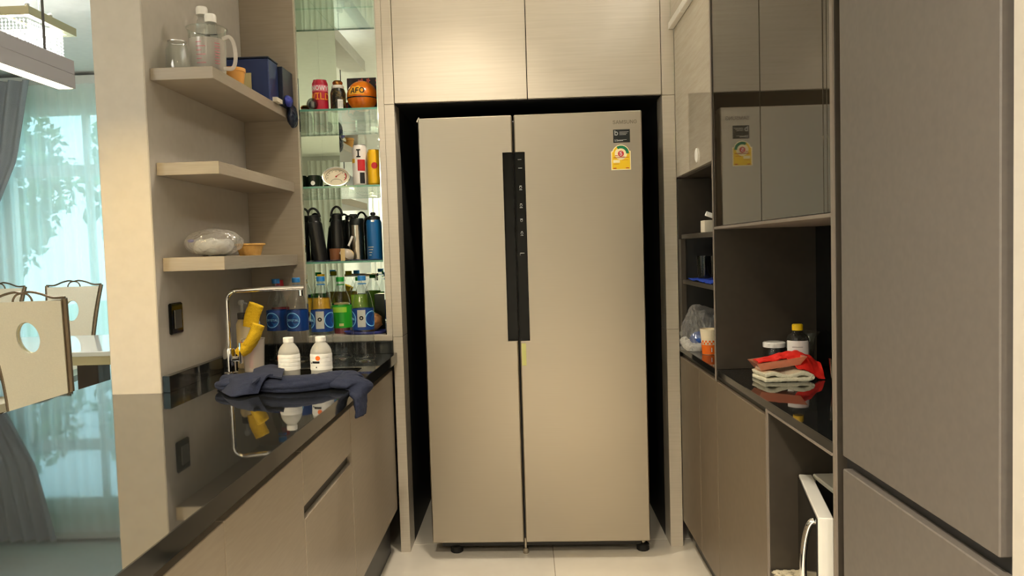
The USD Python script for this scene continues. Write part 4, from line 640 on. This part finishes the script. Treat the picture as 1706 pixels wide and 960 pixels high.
eg = thing('pulp_tray', 'tan moulded pulp tray at the right end of lowest floating shelf', 'tray', (x, y, Z3)); pr = [(0, .0), (.036, .0), (.046, .034), (.054, .037), (.054, .042), (.045, .041), (.034, .004), (0, .004)]; m = lathe(pr, 48, (0, 0, 0)); v = m.vertices; a = np.arctan2(v[:, 1], v[:, 0]); v[:, :2] *= (1+.05*np.cos(8*a))[:, None]; m.vertices = v*[.95, 1.25, 1]; m.apply_translation([x, y, Z3]); part(eg, 'tray', m, 'pulp', smooth=50)
# ================================================================ RIGHT SIDE THINGS
x, y = (.676, 2.8972); y -= .03; z = ZR+.0006
pc = thing('paper_cup', 'white paper cup with an orange base and orange checks', 'cup', (x, y, ZR)); R0, R1, h = .0265, .0335, .093; rr = lambda v: R0+(R1-R0)*v/h
part(pc, 'cup', lathe([(0, .003), (R0-.001, .003), (R0-.001, 0), (R0, 0), (R1, h), (R1-.001, h), (R0-.0016, .004), (0, .004)], 36, (x, y, z)), 'cup_white', smooth=50); part(pc, 'orange_base', lathe([(R0+.0004, .0005), (rr(.036)+.0004, .036), (rr(.036)+.0002, .0361), (R0+.0002, .0005)], 36, (x, y, z)), 'cup_orange'); part(pc, 'rim', tube([(x+R1*math.cos(a), y+R1*math.sin(a), z+h) for a in np.linspace(0, 2*PI, 36)[:-1]], .0016, 8, True), 'cup_white'); part(pc, 'checks', cat(*[arcsheet(rr(.042)+.0012, a, a+.22, z+.0385, z+.0455, (x, y)) for a in np.arange(-1.4, 1.4, .44)], *[arcsheet(rr(.05)+.0012, a+.22, a+.44, z+.046, z+.053, (x, y)) for a in np.arange(-1.4, 1.4, .44)]), 'cup_orange'); part(pc, 'white_mark', arcsheet(rr(.02)+.001, .0, .12, z+.010, z+.026, (x, y)), 'white_print')
bgc = np.array([.672, 2.985, ZR]); bg = thing('plastic_bag', 'crumpled clear plastic bag with a blue packet inside, in the dark open shelf', 'bag', bgc); g_ = np.random.default_rng(5)
ring = [(.668+.062*math.cos(t)*g_.uniform(.8, 1.1), 3.0+.050*math.sin(t)*g_.uniform(.8, 1.1), z_) for z_, n_ in ((ZR+.001, 9), (ZR+.05, 8)) for t in np.linspace(0, 2*PI, n_, endpoint=False)+g_.uniform(0, .5)]
up_ = [(.642, 2.985, ZR+.135), (.735, 3.0, ZR+.122), (.612, 3.01, ZR+.075), (.600, 2.99, ZR+.050), (.74, 2.97, ZR+.08), (.69, 2.955, ZR+.085), (.665, 3.045, ZR+.11)]
m = trimesh.Trimesh([(x_, y_, ZR+(z_-ZR)*1.28) for x_, y_, z_ in ring+up_]).convex_hull; m = m.subdivide().subdivide().subdivide(); m = crumple(crumple(m, .010, 20, 21), .0035, 60, 23); v = m.vertices.copy(); v[:, 2] = np.maximum(v[:, 2], ZR+.0008); v[:, 1] = np.minimum(v[:, 1], 3.068); m.vertices = v; part(bg, 'bag', m, 'bag_clear', smooth=10)
m = tube(spline([(.606, 2.985, ZR+.040), (.618, 2.955, ZR+.018), (.650, 2.945, ZR+.014), (.690, 2.95, ZR+.018)], 8), .012, 12).subdivide(); m = crumple(m, .008, 60, 6); v = m.vertices.copy(); v[:, 2] = np.maximum(v[:, 2], ZR+.0008); m.vertices = v; part(bg, 'gathered_edge', m, 'pet_white', smooth=20)
m = trimesh.creation.icosphere(3, 1.0); m.vertices = m.vertices*[.042, .04, .030]; m = crumple(m, .012, 30, 2); m.apply_translation([.680, 2.985, ZR+.036]); part(bg, 'blue_packet', m, 'bag_blue', smooth=60)
z = 1.2905; wb = thing('white_carton', 'small pale carton at the edge of dark open shelf', 'box', (.645, 2.70, z)); part(wb, 'carton', B(.622, .70, 2.68, 2.74, z, z+.042, .001), 'paper'); 
rl = thing('paper_roll', 'small white paper roll leaning on top of the pale carton', 'roll', (.645, 2.70, z+.042)); a_ = np.array([.632, 2.70, z+.066]); d_ = np.array([.036, .0, -.014]); part(rl, 'roll', tube([a_, a_+d_], .0085, 20), 'white_print')
bcl = thing('cleaning_cloth', 'blue cloth under the two glasses in the dark open shelf', 'cloth', (.70, 2.8, 1.1105)); gg = np.array([[(a, b, 1.1118+.007*meshkit.noise(np.array([a*45, b*45, 1.0]), 5)) for a in np.linspace(.625, .80, 26)] for b in np.linspace(2.62, 2.98, 34)]); part(bcl, 'cloth', thick(grid(gg), .002), 'blue_cloth', smooth=60)
for i, (x, y, lb) in enumerate(((.668, 2.89, 'smoky drinking glass on the blue cloth, left of two in the dark shelf'), (.690, 2.76, 'smoky drinking glass on the blue cloth, right of two in the dark shelf'))):
    t = thing('drinking_glass', lb, 'glass', (x, y, 1.12)); part(t, 'glass', lathe([(0, 0), (.024, 0), (.029, .085), (.0275, .085), (.0225, .006), (0, .006)], 30, (x, y, 1.1205)), 'smoke_glass', smooth=50)
# folded towels, tray and jars
zt0 = ZR+.0006
def folded(x0, x1, y0, y1, z, t, layers, seed, name, label, mat, cat_='cloth'):
    tp = thing(name, label, cat_, ((x0+x1)/2, (y0+y1)/2, z)); prof = []; n = 26; s = np.linspace(0, 1, n); xx = x0+(x1-x0)*s
    pts = [(x, z+t*.5) for x in xx] + [(x1+t*.9*math.sin(a), z+t*(1-.5*0)+(-math.cos(a))*t*.5+0) for a in np.linspace(.3, PI-.3, 8)] + [(x, z+t*1.55+.004*math.sin(9*(x-x0)/(x1-x0))) for x in xx[::-1]]
    pts = np.array(pts); d = np.gradient(pts, axis=0); d /= np.linalg.norm(d, axis=1)[:, None]; nn = np.stack([-d[:, 1], d[:, 0]], 1); rows = []
    for yy in np.linspace(y0, y1, 16):
        g = np.stack([pts[:, 0]+.008*math.sin(11*yy+seed), np.full(len(pts), yy), pts[:, 1]], 1); g[:, 2] += .006*(meshkit.fbm(g*35, 3, seed)-.5); rows.append(g)
    m = thick(grid(np.array(rows)), t*.8); m = m.subdivide(); m = crumple(m, .0016, 120, seed); v = m.vertices; v[:, 2] = np.maximum(v[:, 2], z); m.vertices = v; part(tp, 'cloth', m, mat, smooth=70); return tp
folded(.688, .815, 2.245, 2.345, zt0, .0125, 2, 3, 'towel', 'folded cream white towel lying on the right black worktop', 'white_cloth')
ty = 2.305; tz = zt0+.030
pt_ = thing('food_tray', 'shallow pink and clear plastic tray resting on the white towel', 'tray', (.745, ty, tz)); tl = lambda x: .13*(x-.68); tp = lambda w, d, z: [(x_, y_, z+tl(x_)) for x_, y_ in ((.745-w, ty-d), (.745+w, ty-d), (.745+w, ty+d), (.745-w, ty+d))]
lo, hi = tp(.058, .036, tz), tp(.070, .046, tz+.024); ho = [(x_+.004*np.sign(x_-.745), y_+.004*np.sign(y_-ty), z_) for x_, y_, z_ in hi]; hi2 = [(x_-.0016*np.sign(x_-.745), y_-.0016*np.sign(y_-ty), z_) for x_, y_, z_ in hi]; li = [(x_, y_, z_+.0016) for x_, y_, z_ in tp(.0565, .0345, tz)]
vv = np.array(lo+ho+hi2+li); ff = [(0, 2, 1), (0, 3, 2), (12, 13, 14), (12, 14, 15)]
for k in range(4):
    k2 = (k+1) % 4
    for a, b in ((0, 4), (4, 8), (8, 12)): ff += [(a+k, a+k2, b+k2), (a+k, b+k2, b+k)]
part(pt_, 'tray', trimesh.Trimesh(vv, np.array(ff), process=False), 'tray_clear', smooth=False); m = B(.694, .796, ty-.030, ty+.030, tz+.006, tz+.014, .003); m.vertices[:, 2] += tl(m.vertices[:, 0]); part(pt_, 'liner', m, 'tray_pink')
rc = thing('red_cloth', 'bright red cloth stuffed in the pink tray, spilling off its right end', 'cloth', (.80, 2.36, tz)); gg = []
for s in np.linspace(0, 1, 44):
    row = []
    for w in np.linspace(-1, 1, 24):
        x_ = .684+.196*s; yy = ty+.004+.010*s+(.026+.016*s)*w; k_ = min(1, max(0, (s-.42)/.2)); top_ = tz+.023+tl(x_); zz = top_ if s < .62 else top_-.050*((s-.62)/.38)**1.3
        zz += (.022*(meshkit.fbm(np.array([x_*30, yy*30, 3.0]), 3, 8)-.5)+.009*(1-w*w))*min(1, .3+2*s)-.034*k_*max(0, -w)**1.5; row.append((x_-.006*k_*max(0, -w), yy-.012*k_*max(0, -w), max(zz, zt0+.004)))
    gg.append(row)
part(rc, 'cloth', thick(grid(np.array(gg)), .004), 'red_cloth', smooth=60)
x, y = (.8306, 2.5952); y0_ = 2.47; x = .7906; y = y0_
jr = thing('glass_jar', 'glass jar with a round white lid behind the pink tray', 'jar', (x, y, ZR)); part(jr, 'jar', lathe([(0, 0), (.034, 0), (.036, .004), (.036, .055), (.030, .066), (.029, .074), (0, .074)], 36, (x, y, zt0)), 'clear_glass', smooth=50); part(jr, 'contents', cyl(.032, zt0+.004, zt0+.045, (x, y), 28, .003), 'dark_green'); part(jr, 'lid', lathe([(0, .0743), (.035, .0743), (.0355, .077), (.0355, .088), (.033, .0905), (0, .0905)], 36, (x, y, zt0)), 'white_plastic')
x, y = .842, 2.401
hb = thing('honey_bottle', 'clear bottle with a yellow cap and pale pink label on the right worktop', 'bottle', (x, y, ZR)); part(hb, 'bottle', lathe([(0, 0), (.032, 0), (.034, .004), (.034, .104), (.029, .118), (.017, .127), (.014, .134), (0, .134)], 36, (x, y, zt0)), 'pet', smooth=50); part(hb, 'cap', lathe([(0, .1343), (.0165, .1343), (.0165, .151), (.014, .154), (0, .154)], 28, (x, y, zt0)), 'sticker_yellow'); part(hb, 'label_wrap', arcsheet(.0345, -1.4, .75, zt0+.036, zt0+.104, (x, y)), 'white_print', label='pale label'); part(hb, 'label_side', arcsheet(.0345, .78, 1.4, zt0+.036, zt0+.100, (x, y)), 'grey_print'); part(hb, 'label_marks', cat(arcsheet(.0354, -.75, -.6, zt0+.054, zt0+.063, (x, y)), arcsheet(.0354, -.8, .1, zt0+.084, zt0+.0852, (x, y))), 'black_print')
x, y = .885, 2.449
pcu = thing('plastic_cup', 'wide clear plastic cup behind the yellow-capped bottle', 'cup', (x, y, ZR)); part(pcu, 'cup', lathe([(0, 0), (.022, 0), (.028, .100), (.042, .120), (.045, .121), (.045, .123), (.041, .1225), (.0265, .101), (.0205, .002), (0, .002)], 36, (x, y, zt0)), 'clear_glass', smooth=50)
x, y = .868, 2.12
cg = thing('plastic_cup', 'clear plastic cup at the right end of worktop, beside the tall cabinet', 'cup', (x, y, ZR)); part(cg, 'cup', lathe([(0, 0), (.028, 0), (.037, .085), (.0385, .086), (.0365, .086), (.0265, .002), (0, .002)], 32, (x, y, zt0)), 'clear_glass', smooth=50)
# microwave
mw = thing('microwave', 'white microwave oven with its door ajar in the dark bay', 'microwave', (.83, 1.78, .405))
zb_, zt_ = .405, .648; part(mw, 'body', cat(B(.722, .935, 1.585, 1.962, zt_-.012, zt_, .003), B(.722, .935, 1.585, 1.597, zb_+.008, zt_-.0125), B(.722, .935, 1.950, 1.962, zb_+.008, zt_-.0125), B(.722, .935, 1.5975, 1.9495, zb_+.008, zb_+.02), B(.925, .935, 1.5975, 1.9495, zb_+.0205, zt_-.0125)), 'white_gloss'); part(mw, 'cavity', cat(B(.726, .9245, 1.5975, 1.60, zb_+.021, zt_-.0135), B(.726, .9245, 1.947, 1.9495, zb_+.021, zt_-.0135), B(.92, .9245, 1.6005, 1.9465, zb_+.021, zt_-.0135), B(.726, .9195, 1.6005, 1.9465, zb_+.0205, zb_+.024)), 'dark_grey')
for yy in (1.62, 1.93): part(mw, 'foot', cyl(.012, zb_-.0125+.0008, zb_+.0075, (.75, yy), 14), 'black_rubber')
hinge = np.array([.7195, 1.955, 0]); da = math.radians(-12.5); rt = trimesh.transformations.rotation_matrix(da, [0, 0, 1], hinge); Td = lambda m: m.apply_transform(rt)
dd = part(mw, 'door', Td(cat(B(.6865, .7185, 1.630, 1.955, zb_+.012, zt_-.001, .002))), 'white_gloss', label='white door standing ajar')
part(mw, 'door_window', Td(B(.6835, .6863, 1.640, 1.950, zb_+.02, zt_-.008)), 'black_gloss', label='black glass door front')
ah = np.linspace(0, PI, 22); part(mw, 'handle', Td(tube([(.6835-.024*math.sin(k), 1.668, (zb_+zt_)/2-.008+.108*math.cos(k)) for k in ah], .0075, 12)), 'chrome', smooth=50, label='bowed chrome handle')
la = thing('lace_mat', 'patterned cream lace mat under the white microwave', 'mat', (.78, 1.77, .392)); part(la, 'mat', B(.618, .94, 1.556, 1.962, .3925, .3935), 'lace'); ed = []
for yy in np.arange(1.57, 1.96, .02): ed.append(cyl(.008, .3925, .3932, (.618, yy), 12))
for xx in np.arange(.63, .93, .02): ed.append(cyl(.006, .3925, .3932, (xx, 1.962), 12))
part(la, 'scalloped_edge', cat(*ed), 'lace')
# ================================================================ DINING ROOM
def chair(loc, rz, label):
    t = thing('dining_chair', label, 'chair', loc, rz); q = lambda nm, m, mt, **k: part(t, nm, m, mt, world=False, **k)
    zb, zt = .50, 1.068; hw = lambda z: .158+.045*(max(z-zb, 0)/(zt-zb))**1.6; yb = lambda z: -.20-.10*(max(z-zb, 0)/(zt-zb))**1.5   # the back leans away from the seat
    zs = np.linspace(.43, zt, 16); poly = Polygon([(-hw(z)+.010, z) for z in zs]+[(hw(z)-.010, z) for z in zs[::-1]]); oval = affinity.translate(affinity.scale(Point(0, 0).buffer(1, 16), .056, .079), 0, .885)
    m = ext(poly.difference(oval), .034, 'xz', (0, -.017, 0)); m = m.subdivide_to_size(.035); v = m.vertices.copy(); v[:, 1] += np.array([yb(z) for z in v[:, 2]]); m.vertices = v; q('backrest', m, 'leather_cream')
    def oring(r, dz): return tube([((.056+dz)*math.cos(a), yb(.885+.079*math.sin(a)), .885+(.079+dz)*math.sin(a)) for a in np.linspace(0, 2*PI, 40)[:-1]], r, 8, True)
    q('oval_trim', oring(.004, .0), 'champagne', label='metal trim round the oval opening')
    for s in (-1, 1):
        pp = [(s*.165, -.215, 0), (s*.162, -.195, .25), (s*.158, -.195, .45)] + [(s*hw(z), yb(z), z) for z in np.linspace(.55, zt+.01, 9)]
        m = tube(spline(pp, 5), .0155, 8, flat=.8); q('rear_post', m, 'brass_brown'); q('front_leg', tube(spline([(s*.185, .215, 0), (s*.18, .20, .2), (s*.185, .195, .41)], 6), np.linspace(.014, .022, 13), 10), 'brass_brown')
    w = hw(zt); y = yb(zt); q('lower_rail', tube(spline([(-w, y, zt-.004), (-w*.4, y-.002, zt-.010), (0, y-.003, zt-.011), (w*.4, y-.002, zt-.010), (w, y, zt-.004)], 6), .008, 8), 'brass_brown')
    q('crest_rail', tube(spline([(-w-.004, y, zt+.014), (-w*.72, y, zt+.014), (-w*.42, y, zt+.036), (-w*.18, y, zt+.046), (0, y, zt+.040), (w*.18, y, zt+.046), (w*.42, y, zt+.036), (w*.72, y, zt+.014), (w+.004, y, zt+.014)], 6), .006, 8), 'brass_brown', label='wavy metal crest rail')
    for s in (-1, 1): q('crest_bow', tube(spline([(s*.048, y, zt-.006), (s*.042, y, zt+.015), (s*.025, y, zt+.034), (-s*.008, y, zt+.042)], 6), .005, 8), 'brass_brown')
    sp_ = Polygon([(-.175, -.185), (.175, -.185), (.215, .215), (-.215, .215)]).buffer(.02); m = ext(sp_, .045, 'xy', (0, 0, .455)); q('seat', m, 'leather_cream'); m = ext(sp_.buffer(-.006), .043, 'xy', (0, 0, .411)); q('seat_frame', m, 'brass_brown'); return t
ca_ = chair((-2.497, 3.985, 0), math.radians(3), 'cream dining chair seen from behind, nearest chair with an oval hole in its back')
xB = (-3.6805+-3.2295)/2; xC = -4.0618
copy_of(ca_, 'cream dining chair with an oval hole facing us across the table, beside the partition', (xB, 5.46, 0), math.radians(183)); copy_of(ca_, 'cream dining chair facing us across the table, cut off by the left picture edge', (xC, 5.46, 0), math.radians(178))
copy_of(ca_, 'cream dining chair tucked at the table near side, leftmost, mostly out of frame', (-3.07, 4.02, 0), math.radians(-2))
dt = thing('dining_table', 'white marble-topped dining table with a champagne apron between the cream chairs', 'table', (-3.2, 4.68, 0)); tx0, tx1, ty0, ty1 = -4.6, -1.75, 4.18, 5.14
part(dt, 'tabletop', B(tx0, tx1, ty0, ty1, .725, .752, .004), 'marble_white'); part(dt, 'apron', B(tx0+.03, tx1-.03, ty0+.03, ty1-.03, .672, .7245, .002), 'champagne')
for x in (-4.2, -2.72, -2.14):
    part(dt, 'leg', B(x-.065, x+.065, 4.60, 4.74, 0, .6715, .004), 'wood_brown')
def pleats(x0, x1, y, z0, z1, n, amp, seed, right=None, cols=260, rows=14):
    g = np.zeros((rows, cols, 3)); s = np.linspace(0, 1, cols); r_ = np.random.default_rng(seed); ph = np.cumsum(r_.uniform(.6, 1.4, cols)); ph = ph/ph[-1]*2*PI*n
    for k, z in enumerate(np.linspace(z0, z1, rows)):
        xr_ = x1 if right is None else np.interp(z, *right); g[k, :, 0] = x0+(xr_-x0)*s; g[k, :, 1] = y+amp*np.sin(ph)*(.7+.3*math.sin(3*z+seed)); g[k, :, 2] = z
    return grid(g)
sc = thing('sheer_curtain', 'full-height pale sheer curtain glowing with daylight across the dining window', 'curtain', (-3.1, 6.32, .02)); part(sc, 'cloth', pleats(-4.98, -1.30, 6.34, .02, 2.735, 34, .022, 3, cols=700), 'sheer', smooth=True)
dr_ = thing('drape', 'grey drape gathered to the left in front of the sheer curtain', 'curtain', (-4.6, 6.18, .02)); part(dr_, 'cloth', thick(pleats(-4.97, -4.0, 6.16, .02, 2.735, 9, .035, 5, ([0, .9, 1.2, 1.6, 2.1, 2.735], [-4.70, -4.72, -4.70, -4.36, -4.12, -3.98]), 220, 30), .004), 'drape_grey', smooth=True)
sc3 = thing('sheer_curtain', 'pale sheer curtain over the far left window behind the camera, out of frame', 'curtain', (-3.7, -3.3, .02)); part(sc3, 'cloth', pleats(-4.95, -2.5, -3.3, .02, 2.5, 18, .02, 12, cols=300), 'sheer', smooth=True)
d2 = thing('drape', 'pale drape behind the camera, seen only as a strip in niche mirror', 'curtain', (-1.95, -3.2, .02)); part(d2, 'cloth', thick(pleats(-2.08, -1.72, -3.2, .02, 2.5, 5, .03, 9, cols=150), .004), 'drape_pale', smooth=True)
d3 = thing('drape', 'pale drape behind the camera on the rear wall, seen in side mirror', 'curtain', (.75, -3.2, .02)); part(d3, 'cloth', thick(pleats(.6, 1.05, -3.2, .02, 2.5, 6, .03, 11, cols=150), .004), 'drape_pale', smooth=True)
# chandelier
zc = 2.60; c1, c2 = np.array((-2.5658, 4.0016, 2.6)), np.array((-2.5648, 4.4249, 2.6)); hx1 = (c1[0]+c2[0])/2; hy0, hy1 = c1[1], c2[1]; hx0 = hx1-1.0
ch = thing('chandelier', 'rectangular crystal chandelier glowing white above the dining table', 'chandelier', ((hx0+hx1)/2, (hy0+hy1)/2, zc))
fr_ = sbox(hx0, hy0, hx1, hy1).difference(sbox(hx0+.035, hy0+.035, hx1-.035, hy1-.035)); part(ch, 'frame', ext(fr_, .045, 'xy', (0, 0, zc-.045)), 'champagne', smooth=False)
cm = []
def strand(x, y):
    for k in range(9): cm.append(trimesh.Trimesh([(x+.008, y, zc-.058-.0185*k), (x, y+.008, zc-.058-.0185*k), (x-.008, y, zc-.058-.0185*k), (x, y-.008, zc-.058-.0185*k), (x, y, zc-.0485-.0185*k), (x, y, zc-.0675-.0185*k)], [(0, 1, 4), (1, 2, 4), (2, 3, 4), (3, 0, 4), (1, 0, 5), (2, 1, 5), (3, 2, 5), (0, 3, 5)], process=False))
for x in np.arange(hx0+.045, hx1-.04, .0195): strand(x, hy0+.045); strand(x, hy1-.045)
for y in np.arange(hy0+.06, hy1-.055, .0195): strand(hx0+.045, y); strand(hx1-.045, y)
part(ch, 'crystal_strands', cat(*cm), 'crystal', smooth=False, kind='stuff'); part(ch, 'lamp_tubes', cat(*[tube([(hx0+.09, y, zc-.12), (hx1-.09, y, zc-.12)], .022, 10) for y in (hy0+.13, hy1-.13)]), 'lamp_crystal')
for x in (hx0+.2, hx1-.2): part(ch, 'lamp_clip', B(x, x+.012, (hy0+hy1)/2-.17, (hy0+hy1)/2+.17, zc-.02, zc-.008), 'champagne')
for x in (hx0+.2, hx1-.2):
    for y in (hy0+.018, hy1-.018): part(ch, 'suspension_cable', tube([(x, y, zc+.0005), (x, y, CEIL2-.001)], .0022, 6), 'can_silver')
for x, y in ((hx1-.018, hy0+.018), (hx1-.018, (hy0+hy1)/2), (hx0+.018, hy0+.018)): part(ch, 'finial', trimesh.creation.icosphere(2, .012).apply_translation([x, y, zc+.0125]), 'chrome')
